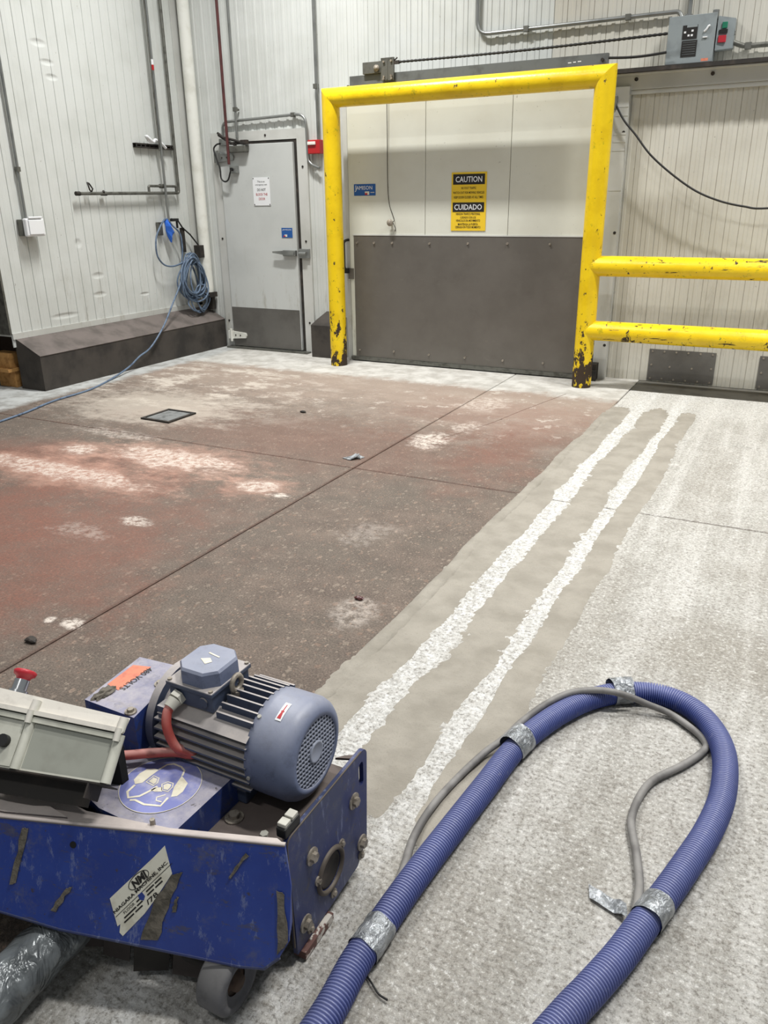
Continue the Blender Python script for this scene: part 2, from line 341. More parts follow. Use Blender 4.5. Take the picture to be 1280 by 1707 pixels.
# ------------------------------------------------------------------ mesh helpers
WL = {}
class MB:
    def __init__(s): s.v = []; s.f = []; s.smooth = set()
    def add(s, vs, fs, smooth=False):
        o = len(s.v); s.v += [tuple(v) for v in vs]
        for f in fs:
            if smooth: s.smooth.add(len(s.f))
            s.f.append([i+o for i in f])
        return s
    def box(s, x0, x1, y0, y1, z0, z1, bev=0.0):
        if bev <= 0:
            vs = [(x, y, z) for z in (z0, z1) for y in (y0, y1) for x in (x0, x1)]
            return s.add(vs, [(0, 2, 3, 1), (4, 5, 7, 6), (0, 1, 5, 4), (2, 6, 7, 3), (0, 4, 6, 2), (1, 3, 7, 5)])
        bm = bmesh.new(); bmesh.ops.create_cube(bm, size=1)
        for v in bm.verts: v.co = Vector(((x0+x1)/2+v.co.x*(x1-x0), (y0+y1)/2+v.co.y*(y1-y0), (z0+z1)/2+v.co.z*(z1-z0)))
        bmesh.ops.bevel(bm, geom=bm.edges[:], offset=bev, segments=2, affect='EDGES', profile=.5)
        bm.verts.index_update(); s.add([v.co[:] for v in bm.verts], [[v.index for v in f.verts] for f in bm.faces]); bm.free(); return s
    def obox(s, P, a, b, c):
        """box from corner P with edge vectors a, b, c"""
        P, a, b, c = map(Vector, (P, a, b, c))
        vs = [P+i*a+j*b+k*c for k in (0, 1) for j in (0, 1) for i in (0, 1)]
        fs = [(0, 2, 3, 1), (4, 5, 7, 6), (0, 1, 5, 4), (2, 6, 7, 3), (0, 4, 6, 2), (1, 3, 7, 5)]
        if a.cross(b).dot(c) < 0: fs = [tuple(reversed(f)) for f in fs]
        return s.add(vs, fs)
    def prism(s, poly, ext):
        """poly: list of 3-D points, extruded by vector ext"""
        n = len(poly); e = Vector(ext); P = [Vector(p) for p in poly]
        nrm = Vector((0, 0, 0))
        for i in range(n): nrm += P[i].cross(P[(i+1) % n])
        if nrm.dot(e) > 0: P.reverse()
        vs = P + [p+e for p in P]
        fs = [list(range(n)), list(range(2*n-1, n-1, -1))] + [(i, i+n, (i+1) % n+n, (i+1) % n) for i in range(n)]
        return s.add(vs, fs)
    def holed(s, outer, holes, ext):
        """plate with holes: loops of 3-D points, extruded by ext"""
        bm = bmesh.new(); es = []
        for lp in [outer]+holes:
            vs = [bm.verts.new(p) for p in lp]
            es += [bm.edges.new((vs[i], vs[(i+1) % len(vs)])) for i in range(len(vs))]
        bmesh.ops.triangle_fill(bm, edges=es, use_beauty=True, use_dissolve=False)
        g = bmesh.ops.extrude_face_region(bm, geom=bm.faces[:])
        bmesh.ops.translate(bm, vec=Vector(ext), verts=[e for e in g['geom'] if isinstance(e, bmesh.types.BMVert)])
        bmesh.ops.recalc_face_normals(bm, faces=bm.faces[:]); bm.verts.index_update()
        s.add([v.co[:] for v in bm.verts], [[v.index for v in f.verts] for f in bm.faces]); bm.free(); return s
    def cyl(s, p0, p1, r, seg=20, r1=None, n0=None, n1=None, caps=True, smooth=True):
        p0, p1 = Vector(p0), Vector(p1); d = (p1-p0).normalized(); r1 = r if r1 is None else r1
        a = d.orthogonal().normalized(); b = d.cross(a)
        vs = []
        for p, rr, n in ((p0, r, n0), (p1, r1, n1)):
            for i in range(seg):
                t = 2*PI*i/seg; o = (a*math.cos(t)+b*math.sin(t))*rr
                if n is not None: o = o - d*(o.dot(Vector(n))/d.dot(Vector(n)))
                vs.append(p+o)
        s.add(vs, [(i, (i+1) % seg, seg+(i+1) % seg, seg+i) for i in range(seg)], smooth)
        if caps: s.add(vs, [list(range(seg-1, -1, -1)), list(range(seg, 2*seg))])
        return s
    def tube(s, pts, r, seg=10, closed=False, caps=True, radii=None):
        P = [Vector(p) for p in pts]; n = len(P); vs = []; up = None
        for i in range(n):
            d = (P[(i+1) % n]-P[i-1]) if closed else (P[min(i+1, n-1)]-P[max(i-1, 0)])
            d = d.normalized() if d.length > 1e-9 else Vector((0, 0, 1))
            if up is None: up = d.orthogonal().normalized()
            up = (up-d*up.dot(d)); up = up.normalized() if up.length > 1e-6 else d.orthogonal().normalized()
            b = d.cross(up); rr = radii[i] if radii else r
            vs += [P[i]+(up*math.cos(2*PI*k/seg)+b*math.sin(2*PI*k/seg))*rr for k in range(seg)]
        fs = [(i*seg+k, i*seg+(k+1) % seg, ((i+1) % n)*seg+(k+1) % seg, ((i+1) % n)*seg+k) for i in range(n if closed else n-1) for k in range(seg)]
        s.add(vs, fs, True)
        if caps and not closed: s.add(vs, [list(range(seg-1, -1, -1)), list(range((n-1)*seg, n*seg))])
        return s
    def lathe(s, c, ax, prof, seg=32, smooth=True):
        """prof: (distance along ax, radius)"""
        c = Vector(c); d = Vector(ax).normalized(); a = d.orthogonal().normalized(); b = d.cross(a); n = len(prof)
        vs = [c+d*h+(a*math.cos(2*PI*k/seg)+b*math.sin(2*PI*k/seg))*r for h, r in prof for k in range(seg)]
        return s.add(vs, [(i*seg+k, i*seg+(k+1) % seg, (i+1)*seg+(k+1) % seg, (i+1)*seg+k) for i in range(n-1) for k in range(seg)], smooth)
    def mesh(s, name):
        me = bpy.data.meshes.new(name); me.from_pydata(s.v, [], s.f)
        for i in s.smooth: me.polygons[i].use_smooth = True
        me.update(); return me
def spline(pts, n=8, closed=False):
    P = [Vector(p) for p in pts]; N = len(P); out = []
    g = lambda i: P[i % N] if closed else P[max(0, min(N-1, i))]
    for i in range(N if closed else N-1):
        p0, p1, p2, p3 = g(i-1), g(i), g(i+1), g(i+2)
        for k in range(n):
            t = k/n
            out.append(.5*((2*p1)+(-p0+p2)*t+(2*p0-5*p1+4*p2-p3)*t*t+(-p0+3*p1-3*p2+p3)*t**3))
    if not closed: out.append(P[-1])
    return out
def fillet(pts, r, n=6):
    P = [Vector(p) for p in pts]; out = [P[0]]
    for i in range(1, len(P)-1):
        a = (P[i-1]-P[i]); b = (P[i+1]-P[i]); rr = min(r, a.length*.49, b.length*.49)
        p, q = P[i]+a.normalized()*rr, P[i]+b.normalized()*rr
        out += [p*(1-t)**2+2*P[i]*t*(1-t)+q*t*t for t in [k/n for k in range(n+1)]]
    return out+[P[-1]]

def tag(o, label=None, cat=None, group=None, kind=None):
    if label: o['label'] = label
    if cat: o['category'] = cat
    if group: o['group'] = group
    if kind: o['kind'] = kind
    return o
def thing(name, loc, label=None, cat=None, group=None, kind=None):
    o = bpy.data.objects.new(name, None); COL.objects.link(o); o.location = loc; o.empty_display_size = .1
    WL[o.name] = Vector(loc); return tag(o, label, cat, group, kind)
def obj(name, mb, mat, parent=None, label=None, cat=None, group=None, kind=None):
    """mesh given in world coordinates; its origin goes to its base (or centre for a part)"""
    xs, ys, zs = zip(*mb.v)
    c = Vector(((min(xs)+max(xs))/2, (min(ys)+max(ys))/2, min(zs) if parent is None else (min(zs)+max(zs))/2))
    mb.v = [(x-c.x, y-c.y, z-c.z) for x, y, z in mb.v]
    me = mb.mesh(name); me.materials.append(MT[mat])
    o = bpy.data.objects.new(name, me); COL.objects.link(o)
    if parent is not None: o.parent = parent; o.location = c-WL[parent.name]
    else: o.location = c
    WL[o.name] = c
    return tag(o, label, cat, group, kind)
def inst(name, src, parent, at, label=None):
    """copy of a part (shared mesh data) at another world place"""
    o = bpy.data.objects.new(name, src.data); COL.objects.link(o); o.parent = parent
    o.location = Vector(at)-WL[parent.name]; o.rotation_euler = src.rotation_euler; WL[o.name] = Vector(at); return o
def text(name, body, P, E1, E2, mat, parent, bold=0.0, off=.0015, label=None, thick=.0008):
    """lettering: fills the parallelogram P, P+E1, P+E2"""
    cu = bpy.data.curves.new('t', 'FONT'); cu.body = body; cu.size = 1; cu.offset = bold; cu.resolution_u = 2
    to = bpy.data.objects.new('t', cu); COL.objects.link(to)
    me = bpy.data.meshes.new_from_object(to); bpy.data.objects.remove(to)
    vs = [v.co.copy() for v in me.vertices]; fs = [list(p.vertices) for p in me.polygons]; bpy.data.meshes.remove(me)
    x0, x1 = min(v.x for v in vs), max(v.x for v in vs); y0, y1 = min(v.y for v in vs), max(v.y for v in vs)
    P, E1, E2 = Vector(P), Vector(E1), Vector(E2); n = E1.cross(E2).normalized()
    mb = MB(); mb.add([P+E1*((v.x-x0)/(x1-x0))+E2*((v.y-y0)/max(1e-6, y1-y0))+n*off for v in vs], fs)
    return obj(name, mb, mat, parent, label)
def flat(name, pts, th, mat, parent, n=None, label=None):
    """thin flat piece from its outline, thickness th along its normal n"""
    P = [Vector(p) for p in pts]
    if n is None:
        n = Vector((0, 0, 0))
        for i in range(len(P)): n += P[i].cross(P[(i+1) % len(P)])
    n = Vector(n).normalized()
    return obj(name, MB().prism(P, n*th), mat, parent, label)
def hexbolt(parent, at, ax, r=.011, washer=True, mat='bolt', name='bolt'):
    at, ax = Vector(at), Vector(ax).normalized(); mb = MB()
    if washer: mb.cyl(at, at+ax*.004, r*1.75, 16)
    mb.cyl(at+ax*.004*washer, at+ax*(.004*washer+r*.8), r, 6, smooth=False)
    return obj(name, mb, mat, parent)

# ================================================================== THE SETTING
YB, XL = 7.93, -6.62          # face of the back wall, face of the left wall
H = 5.4
# ---- floor: a base with every cast slab as its own piece, joints left open between them
floor = obj('floor', MB().box(-9, 4, -2.5, 8.2, -.25, -.03), 'base', None, 'red-brown coated concrete floor with a freshly milled pale lane', 'floor', None, 'structure')
J = .004
def slab(x0, x1, y0, y1, z, mat, j=J):
    mb = MB(); b = .006
    a = [(x0+j, y0+j), (x1-j, y0+j), (x1-j, y1-j), (x0+j, y1-j)]
    i = [(x0+j+b, y0+j+b), (x1-j-b, y0+j+b), (x1-j-b, y1-j-b), (x0+j+b, y1-j-b)]
    mb.add([(x, y, -.03) for x, y in a]+[(x, y, z-.004) for x, y in a]+[(x, y, z) for x, y in i],
           [(8, 9, 10, 11)]+[(k, (k+1) % 4, 4+(k+1) % 4, 4+k) for k in range(4)]+[(4+k, 4+(k+1) % 4, 8+(k+1) % 4, 8+k) for k in range(4)])
    return obj('slab', mb, mat, floor)
for x0, x1 in ((-9, -2.5), (-2.5, -1.315)):
    for y0, y1 in ((-2.5, 4.345), (4.345, 5.95), (5.95, 8.0)):
        slab(x0, x1, y0, y1, 0, 'brown')
for y0, y1 in ((-2.5, 4.335), (4.335, 5.95), (5.95, 7.47)):
    slab(-1.315, 4, y0, y1, -.004, 'milled', .003)
slab(-1.315, 4, 7.47, 8.0, -.004, 'strip', .002)  # darker floor strip along the foot of the back wall
# ---- rows of dust left between the cutter passes
def windrow(x0, x1, y0, y1, h, seed, sharp=1.0):
    nx, ny = max(8, int((x1-x0)/.0075)), int((y1-y0)/.013); mb = MB(); vs = []
    for j in range(ny+1):
        y = y0+(y1-y0)*j/ny
        sh = .035*(mnoise.noise(Vector((seed, y*.9, 0)))+.5*mnoise.noise(Vector((seed+9, y*3, 0))))
        e = min(1, (y-y0)/.15, (y1-y)/.3)
        for i in range(nx+1):
            t = i/nx; x = x0+(x1-x0)*t+sh
            p = (math.sin(PI*t)**.55)*e
            z = -.0085+h*p*(.75+.45*mnoise.noise(Vector((x*6, y*2.5, seed))))+.0042*mnoise.noise(Vector((x*26, y*19, seed)))*(.45+.55*p)+.0022*mnoise.noise(Vector((x*70, y*60, seed)))
            vs.append((x, y, z))
    mb.add(vs, [(j*(nx+1)+i, j*(nx+1)+i+1, (j+1)*(nx+1)+i+1, (j+1)*(nx+1)+i) for j in range(ny) for i in range(nx)], True)
    return obj('dust_row', mb, 'dust', floor, 'low row of loose grey concrete dust', kind='stuff')
windrow(-1.375, -1.14, 1.1, 6.9, .017, 1)
windrow(-1.355, -1.27, 1.1, 6.7, .026, 2)
windrow(-1.065, -.83, 1.45, 6.95, .014, 3)
windrow(-.775, -.625, 1.45, 6.95, .014, 4)

# ---- walls: every ribbed sheet panel its own piece
RP = .1178
def panel(along, width, flip, crown=.005):
    """ribbed sheet, local: s along the wall, d out of it"""
    pr = []
    n = max(1, round(width/RP)); p = width/n
    for k in range(n):
        for s, d in ((0, -.012), (.004, -crown), (.04, -crown), (.047, 0), (.071, 0), (.078, -crown), (.1138, -crown)):
            pr.append((k*p+s*p/RP, d))
    pr.append((width, -.012))
    return pr
def ribbed(parent, axis, start, width, z0, z1, mat, face, name='wall_panel', sgn=1):
    mb = MB(); pr = panel(axis, width-.003, False, .005 if axis == 'x' else .0012); n = len(pr); vs = []
    for z in (z0, z1):
        for s, d in pr:
            vs.append((start+s, face-d, z) if axis == 'x' else (face+d, start+s, z))
    fs = [(i, i+1, n+i+1, n+i) for i in range(n-1)]
    if axis == 'y': fs = [tuple(reversed(f)) for f in fs]
    mb.add(vs, fs); return obj(name, mb, mat, parent)
wb = obj('wall_back', MB().box(XL-.2, 4, YB+.012, YB+.15, -.03, H), 'trim', None, 'white ribbed metal back wall with two doors', 'wall', None, 'structure')
PW = RP*9
x = XL
while x < 3.9:
    ribbed(wb, 'x', x, min(PW, 4-x), .0, H, 'wall' if x < -2.5 else 'wallr', YB); x += PW
wl = obj('wall_left', MB().box(XL-.22, XL-.012, 5.09, YB+.15, .5, H), 'trim', None, 'white ribbed metal side wall above the dark kerb', 'wall', None, 'structure')
y = 5.09
for k in range(3):
    ribbed(wl, 'y', y, min(PW, YB-y), .40, H, 'wall', XL); y += PW
obj('end_trim', MB().box(XL-.24, XL+.003, 5.07, 5.09, .52, H), 'darkgalv', wl)
obj('base_flashing', MB().box(XL-.004, XL+.012, 5.09, 7.86, .475, .53), 'trim', wl)
obj('corner_flashing', MB().box(XL, XL+.10, YB-.012, YB-.002, .35, H).box(XL+.002, XL+.012, YB-.16, YB-.002, .5, H), 'trim', wb)
sc = MB().cyl((0, 0, 0), (0, -.006, 0), .008, 8)
scr = obj('screw', MB().cyl((XL+.09, YB-.012, .6), (XL+.09, YB-.018, .6), .008, 8), 'dark', wb)
for k in range(1, 14): inst('screw', scr, wb, (XL+.09, YB-.015, .6+k*.28))
# added backdrop past the side wall; the gap's shade is put into its brown
bk = obj('gap_backdrop', MB().box(-7.6, -7.5, 3.0, 8.0, -.03, H).box(-7.5, XL-.23, 5.6, 5.7, -.03, .5), 'gapshade', None, 'dark brown backdrop standing for the shade in the gap behind the kerb end', 'wall', None, 'structure')

# ---- kerbs
def kerb(name, pts, ext, label, parts=True):
    t = thing(name, (pts[0][0], pts[0][1], 0), label, 'kerb')
    return t
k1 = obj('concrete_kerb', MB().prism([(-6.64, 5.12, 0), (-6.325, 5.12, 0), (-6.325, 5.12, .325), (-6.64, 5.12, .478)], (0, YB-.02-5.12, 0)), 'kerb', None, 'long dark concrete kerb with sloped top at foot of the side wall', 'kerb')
obj('sloped_top', MB().prism([(-6.625, 5.121, .4745), (-6.3225, 5.121, .3275), (-6.3225, YB-.021, .3275), (-6.625, YB-.021, .4745)], (.003, 0, .006)), 'kerbtop', k1, 'lighter grey sloped top')  # top given a lighter grey than the kerb faces
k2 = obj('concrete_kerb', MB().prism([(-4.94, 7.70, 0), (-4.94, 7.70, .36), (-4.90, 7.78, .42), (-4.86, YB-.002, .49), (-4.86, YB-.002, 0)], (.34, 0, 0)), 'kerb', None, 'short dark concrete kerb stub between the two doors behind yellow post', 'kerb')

# ================================================================== PERSONNEL DOOR
d1 = thing('door_1', (-5.66, YB, 0), 'white hinged emergency door with grey kick plate and lever latch', 'door', None, 'structure')
DY = YB-.055
obj('casing', MB().box(-6.30, -6.195, YB-.03, YB-.001, 0, 2.40).box(-5.145, -5.02, YB-.03, YB-.001, 0, 2.40).box(-6.195, -5.145, YB-.03, YB-.001, 2.30, 2.40), 'trim', d1)
obj('gasket', MB().box(-6.195, -6.18, YB-.022, YB-.004, .02, 2.30).box(-5.185, -5.145, YB-.022, YB-.004, .02, 2.30).box(-6.18, -5.185, YB-.022, YB-.004, 2.27, 2.30), 'dark', d1)
lf = obj('door_leaf', MB().box(-6.178, -5.19, DY, YB-.004, .025, 2.268, .006), 'doorw', d1)
obj('kick_plate', MB().box(-6.172, -5.196, DY-.003, DY, .03, .49), 'kick2', d1)
obj('threshold', MB().box(-6.25, -5.08, YB-.12, YB-.002, 0, .018), 'darkgalv', d1)
rv = obj('rivet', MB().cyl((-5.08, YB-.03, .35), (-5.08, YB-.036, .35), .012, 10), 'dark', d1)
for p in ((-5.08, 1.25), (-5.08, 2.02), (-5.55, 2.35), (-6.25, 1.27), (-6.25, .32)): inst('rivet', rv, d1, (p[0], YB-.033, p[1]))
def hinge(z, mat):
    h = obj('hinge', MB().box(-6.24, -6.17, DY-.03, DY-.003, z-.05, z+.05, .004).prism([(-6.17, DY-.004, z-.045), (-5.98, DY-.004, z-.03), (-5.97, DY-.004, z), (-5.98, DY-.004, z+.03), (-6.17, DY-.004, z+.045)], (0, -.02, 0)).cyl((-6.19, DY-.03, z-.075), (-6.19, DY-.03, z+.075), .016, 12), mat, d1)
    for dx in (-.13, -.06): obj('bolt', MB().cyl((-6.0+dx, DY-.024, z), (-6.0+dx, DY-.03, z), .009, 8), 'dark', h)
hinge(.155, 'pvc'); hinge(2.14, 'galv')
la = obj('latch', MB().box(-5.36, -5.19, DY-.045, DY, 1.09, 1.155, .006).prism([(-5.49, DY-.06, 1.125), (-5.33, DY-.06, 1.105), (-5.20, DY-.06, 1.11), (-5.20, DY-.06, 1.135), (-5.33, DY-.06, 1.15), (-5.49, DY-.06, 1.142)], (0, .022, 0)), 'galv', d1)
obj('strike', MB().box(-5.165, -5.03, YB-.06, YB-.03, 1.07, 1.17, .004).cyl((-5.15, YB-.075, 1.12), (-5.06, YB-.075, 1.12), .02, 12), 'galv', la)
cl = obj('door_closer', MB().box(-6.02, -5.76, DY-.07, DY, 2.185, 2.255, .01), 'darkgalv', d1)
obj('closer_arm', MB().tube([(-5.80, DY-.05, 2.275), (-5.87, DY-.06, 2.30), (-6.03, DY-.10, 2.34), (-6.13, DY-.06, 2.39)], .014, 8).tube([(-6.13, DY-.05, 2.37), (-5.99, DY-.10, 2.31), (-5.90, DY-.04, 2.255)], .014, 8).box(-5.83, -5.74, DY-.07, DY-.02, 2.262, 2.31, .006), 'dark', cl)
# ---- notice on the door
sg = obj('notice_sign', MB().box(-5.737, -5.508, DY-.007, DY-.002, 1.631, 1.925), 'white', None, 'white notice with red and black words on the emergency door', 'sign')
for b, z, h, m_, w_ in (('This is an', 1.872, .018, 'ink', .10), ('emergency exit', 1.838, .018, 'ink', .16), ('DO NOT', 1.783, .026, 'ink', .115), ('BLOCK THE', 1.735, .026, 'redink', .155), ('DOOR', 1.688, .026, 'redink', .085)):
    text('lettering', b, (-5.622-w_/2, DY-.0072, z), (w_, 0, 0), (0, 0, h), m_, sg, .004)
for p in ((-5.727, 1.915), (-5.518, 1.915), (-5.727, 1.641), (-5.518, 1.641)): obj('screw', MB().cyl((p[0], DY-.007, p[1]), (p[0], DY-.010, p[1]), .006, 8), 'dark', sg)
s2 = obj('maker_sticker', MB().box(-5.385, -5.24, DY-.004, DY-.0015, 1.288, 1.393), 'blueink', None, 'small squarish blue maker sticker on the emergency door above its latch', 'sticker')
text('lettering', 'JAMISON', (-5.372, DY-.0042, 1.362), (.118, 0, 0), (0, 0, .018), 'white', s2)
obj('flag_print', MB().box(-5.345, -5.31, DY-.006, DY-.004, 1.298, 1.322), 'offwhite', s2); obj('flag_stripe', MB().box(-5.36, -5.333, DY-.0065, DY-.004, 1.298, 1.312), 'redink', s2)

# ================================================================== SLIDING DOOR
SY = 7.72
d2 = thing('door_2', (-3.18, SY+.05, 0), 'wide white sliding freezer door with large grey kick plate', 'door', None, 'structure')
obj('casing', MB().box(-4.62, -4.40, SY+.115, YB-.001, 0, 2.70).box(-1.79, -1.64, SY+.115, YB-.001, 0, 2.56).box(-4.40, -1.79, SY+.115, YB-.001, 2.50, 2.70), 'trim', d2)
obj('jamb_edge', MB().box(-4.475, -4.425, SY+.02, SY+.115, .0, 2.64), 'trim', d2)
sx = [-4.415, -3.532, -2.656, -1.80]
for a, b in zip(sx[:-1], sx[1:]):
    obj('door_panel', MB().box(a+.002, b-.002, SY, SY+.11, .05, 2.65, .004), 'bigdoor', d2)
kp = obj('kick_plate', MB().box(-4.362, -1.81, SY-.004, SY-.0005, .055, 1.325), 'kick', d2)
obj('plate_edge', MB().box(-4.37, -1.81, SY-.008, SY-.0005, 1.325, 1.337), 'trim', d2)
bt = obj('bolt', MB().cyl((-4.318, SY-.004, 1.252), (-4.318, SY-.016, 1.252), .011, 10), 'bolt', kp)
for p in ((-4.115, 1.252), (-3.903, 1.254), (-3.479, 1.252), (-3.062, 1.257), (-2.65, 1.261), (-2.227, 1.26), (-4.318, .121), (-3.891, .131), (-3.475, .128), (-3.062, .127), (-2.647, .127), (-2.226, .134)):
    inst('bolt', bt, kp, (p[0], SY-.01, p[1]))
obj('bottom_sweep', MB().box(-4.42, -1.80, SY-.02, SY+.03, .012, .05), 'darkgalv', d2)
obj('floor_seal', MB().box(-4.40, -1.82, SY+.0, SY+.09, .0, .014), 'black', d2)
obj('edge_stop', MB().box(-4.435, -4.37, SY-.012, SY+.0, .88, .99), 'kick', d2)
obj('pull_handle', MB().tube(fillet([(-4.44, SY+.02, 1.28), (-4.46, SY-.05, 1.27), (-4.46, SY-.05, .99), (-4.44, SY-.01, .96)], .04), .014, 8).box(-4.47, -4.42, SY-.05, SY+.02, .94, .99), 'black', d2)
kn = obj('knob', MB().lathe((-3.908, SY, 1.453), (0, -1, 0), [(0, .012), (.03, .012), (.034, .03), (.05, .034), (.062, .026), (.064, 0)], 18), 'bolt', d2)
obj('pull_cord', MB().tube(spline([(-3.938, SY-.03, 2.66), (-3.942, SY-.02, 2.2), (-3.946, SY-.01, 1.80), (-3.93, SY-.01, 1.63), (-3.90, SY-.012, 1.55), (-3.872, SY-.015, 1.478), (-3.88, SY-.03, 1.455), (-3.862, SY-.01, 1.40), (-3.868, SY-.008, 1.37)], 6), .0035, 6), 'dark', d2)
# ---- overhead track and drive
trk = obj('door_track', MB().box(-4.35, -1.815, SY-.03, SY+.01, 2.66, 2.81), 'greysteel', None, 'grey steel overhead track plate above the sliding door', 'track')
obj('slot', MB().box(-2.16, -2.13, SY-.0315, SY-.029, 2.755, 2.763).box(-2.115, -2.09, SY-.0315, SY-.029, 2.757, 2.765).box(-2.075, -2.045, SY-.0315, SY-.029, 2.759, 2.767), 'white', trk)
for p in ((-4.30, 2.69), (-4.36, 2.72), (-1.86, 2.76)): obj('bolt', MB().cyl((p[0], SY-.03, p[1]), (p[0], SY-.05, p[1]), .014, 8), 'dark', trk)
obj('rail', MB().box(-1.815, 4, SY+.0, SY+.06, 2.652, 2.684).box(-4.3, -1.815, SY+.02, SY+.07, 2.66, 2.70), 'dark', trk)
hd = obj('header_trim', MB().box(-1.79, 4, SY+.06, YB-.001, 2.645, 2.684).box(-1.79, 4, YB-.05, YB-.001, 2.535, 2.645), 'trim', trk)
obj('header_lip', MB().box(-1.79, 4, YB-.03, YB-.0015, 2.50, 2.533), 'trim', trk)
for k in range(6): obj('bolt', MB().cyl((-1.60+k*.62, YB-.05, 2.615), (-1.60+k*.62, YB-.06, 2.615), .016, 8), 'dark', hd)
mo = thing('door_operator', (-4.05, SY, 2.81), 'grey gear housing of the sliding door drive on the track end', 'motor')
obj('housing', MB().box(-4.185, -3.98, SY-.06, SY+.05, 2.812, 2.915, .004), 'darkgalv', mo)
obj('cap', MB().lathe((-4.03, SY-.06, 2.855), (0, -1, 0), [(0, .03), (.012, .03), (.014, .016), (.02, .016), (.021, 0)], 16), 'bolt', mo)
br = obj('bracket', MB().box(-3.978, -3.842, SY-.07, SY-.045, 2.742, 2.935).box(-3.92, -3.905, SY-.074, SY-.07, 2.75, 2.91), 'darkgalv', mo)
for p in ((-3.945, 2.90), (-3.865, 2.905), (-3.945, 2.775), (-3.862, 2.78), (-3.945, 2.755), (-3.862, 2.757)): obj('bolt', MB().cyl((p[0], SY-.07, p[1]), (p[0], SY-.084, p[1]), .011, 6), 'bolt', br)
obj('clevis', MB().box(-3.842, -3.79, SY-.065, SY-.04, 2.875, 2.905).tube([(-3.84, SY-.05, 2.91), (-3.81, SY-.05, 2.93)], .006, 6), 'dark', mo)
def chain(x0, z0, x1, z1, y, label):
    n = 120; mb = MB(); P = [(x0+(x1-x0)*i/n, y, z0+(z1-z0)*i/n-.012*math.sin(PI*i/n)) for i in range(n+1)]
    mb.tube(P, .011, 6, radii=[.0125 if i % 2 else .0085 for i in range(n+1)])
    return obj('drive_chain', mb, 'black', None, label, 'chain')
chain(-3.80, 2.892, -1.34, 2.905, SY-.05, 'upper black drive chain running along the wall from gear housing to grey box')
chain(-1.812, 2.772, -1.34, 2.775, SY-.02, 'short lower black drive chain entering the grey box beside track end')

# ---- caution sign and sticker on the sliding door
cs = obj('caution_sign', MB().box(-3.247, -2.884, SY-.006, SY-.001, 1.377, 1.910), 'yel', None, 'yellow and black bilingual caution sign on the sliding door', 'sign')
Z0 = SY-.0062
def bar(z0, z1): return obj('banner', MB().box(-3.230, -2.902, SY-.0085, SY-.006, z0, z1), 'ink', cs)
bar(1.800, 1.893); bar(1.552, 1.638)
text('lettering', 'CAUTION', (-3.203, SY-.0085, 1.820), (.274, 0, 0), (0, 0, .052), 'white', cs, .012)
text('lettering', 'CUIDADO', (-3.212, SY-.0085, 1.570), (.288, 0, 0), (0, 0, .050), 'white', cs, .012)
for b, z, w_ in (('NO FOOT TRAFFIC', 1.757, .155), ('WATCH OUT FOR MOVING VEHICLES', 1.716, .325), ('KEEP DOOR CLOSED AT ALL TIMES', 1.674, .305), ('NINGUN TRAFICO PEATONAL', 1.522, .255), ('CUIDADO CON LOS', 1.490, .165), ('VEHICULOS EN MOVIMIENTO', 1.461, .255), ('MANTENGA LA PUERTA', 1.427, .21), ('CERRADA EN TODO MOMENTO', 1.400, .265)):
    text('lettering', b, (-3.066-w_/2, Z0, z), (w_, 0, 0), (0, 0, .021), 'ink', cs, .012)
s3 = obj('maker_sticker', MB().box(-4.345, -4.092, SY-.003, SY-.0005, 1.715, 1.826), 'blueink', None, 'wide blue maker sticker at left edge of the sliding door', 'sticker')
text('lettering', 'J', (-4.333, SY-.0032, 1.752), (.016, 0, 0), (0, 0, .062), 'white', s3)
text('lettering', 'AMISON', (-4.316, SY-.0032, 1.772), (.188, 0, 0), (0, 0, .036), 'white', s3)
obj('flag_print', MB().box(-4.216, -4.165, SY-.0045, SY-.003, 1.722, 1.755), 'offwhite', s3); obj('flag_stripe', MB().box(-4.216, -4.185, SY-.005, SY-.003, 1.722, 1.74), 'redink', s3)
obj('small_print', MB().box(-4.15, -4.105, SY-.0045, SY-.003, 1.742, 1.748), 'offwhite', s3)

# ================================================================== YELLOW GUARD FRAME
GY, R = 7.42, .088
gf = thing('guard_frame', (-3.08, GY, 0), 'chipped yellow steel pipe guard frame around the sliding door with side rails', 'guard rail')
xa, xb, zb = -4.415, -1.757, 2.600
q = Vector((1, 0, 1)).normalized(); q2 = Vector((1, 0, -1)).normalized()
obj('post', MB().cyl((xa, GY, 0), (xa, GY, zb), R, 32, n1=q), 'yellow', gf)
obj('post', MB().cyl((xb, GY, 0), (xb, GY, zb), R, 32, n1=q2), 'yellow', gf)
obj('beam', MB().cyl((xa, GY, zb), (xb, GY, zb), R, 32, n0=q, n1=q2), 'yellow', gf)
obj('post', MB().cyl((1.6, GY, 0), (1.6, GY, 1.095), R, 32, n1=q2), 'yellow', gf)
obj('rail', MB().cyl((xb+.02, GY, 1.095), (1.6, GY, 1.095), R, 32, n1=q2), 'yellow', gf)
obj('rail', MB().cyl((xb+.02, GY, .527), (1.6, GY, .527), R, 32), 'yellow', gf)

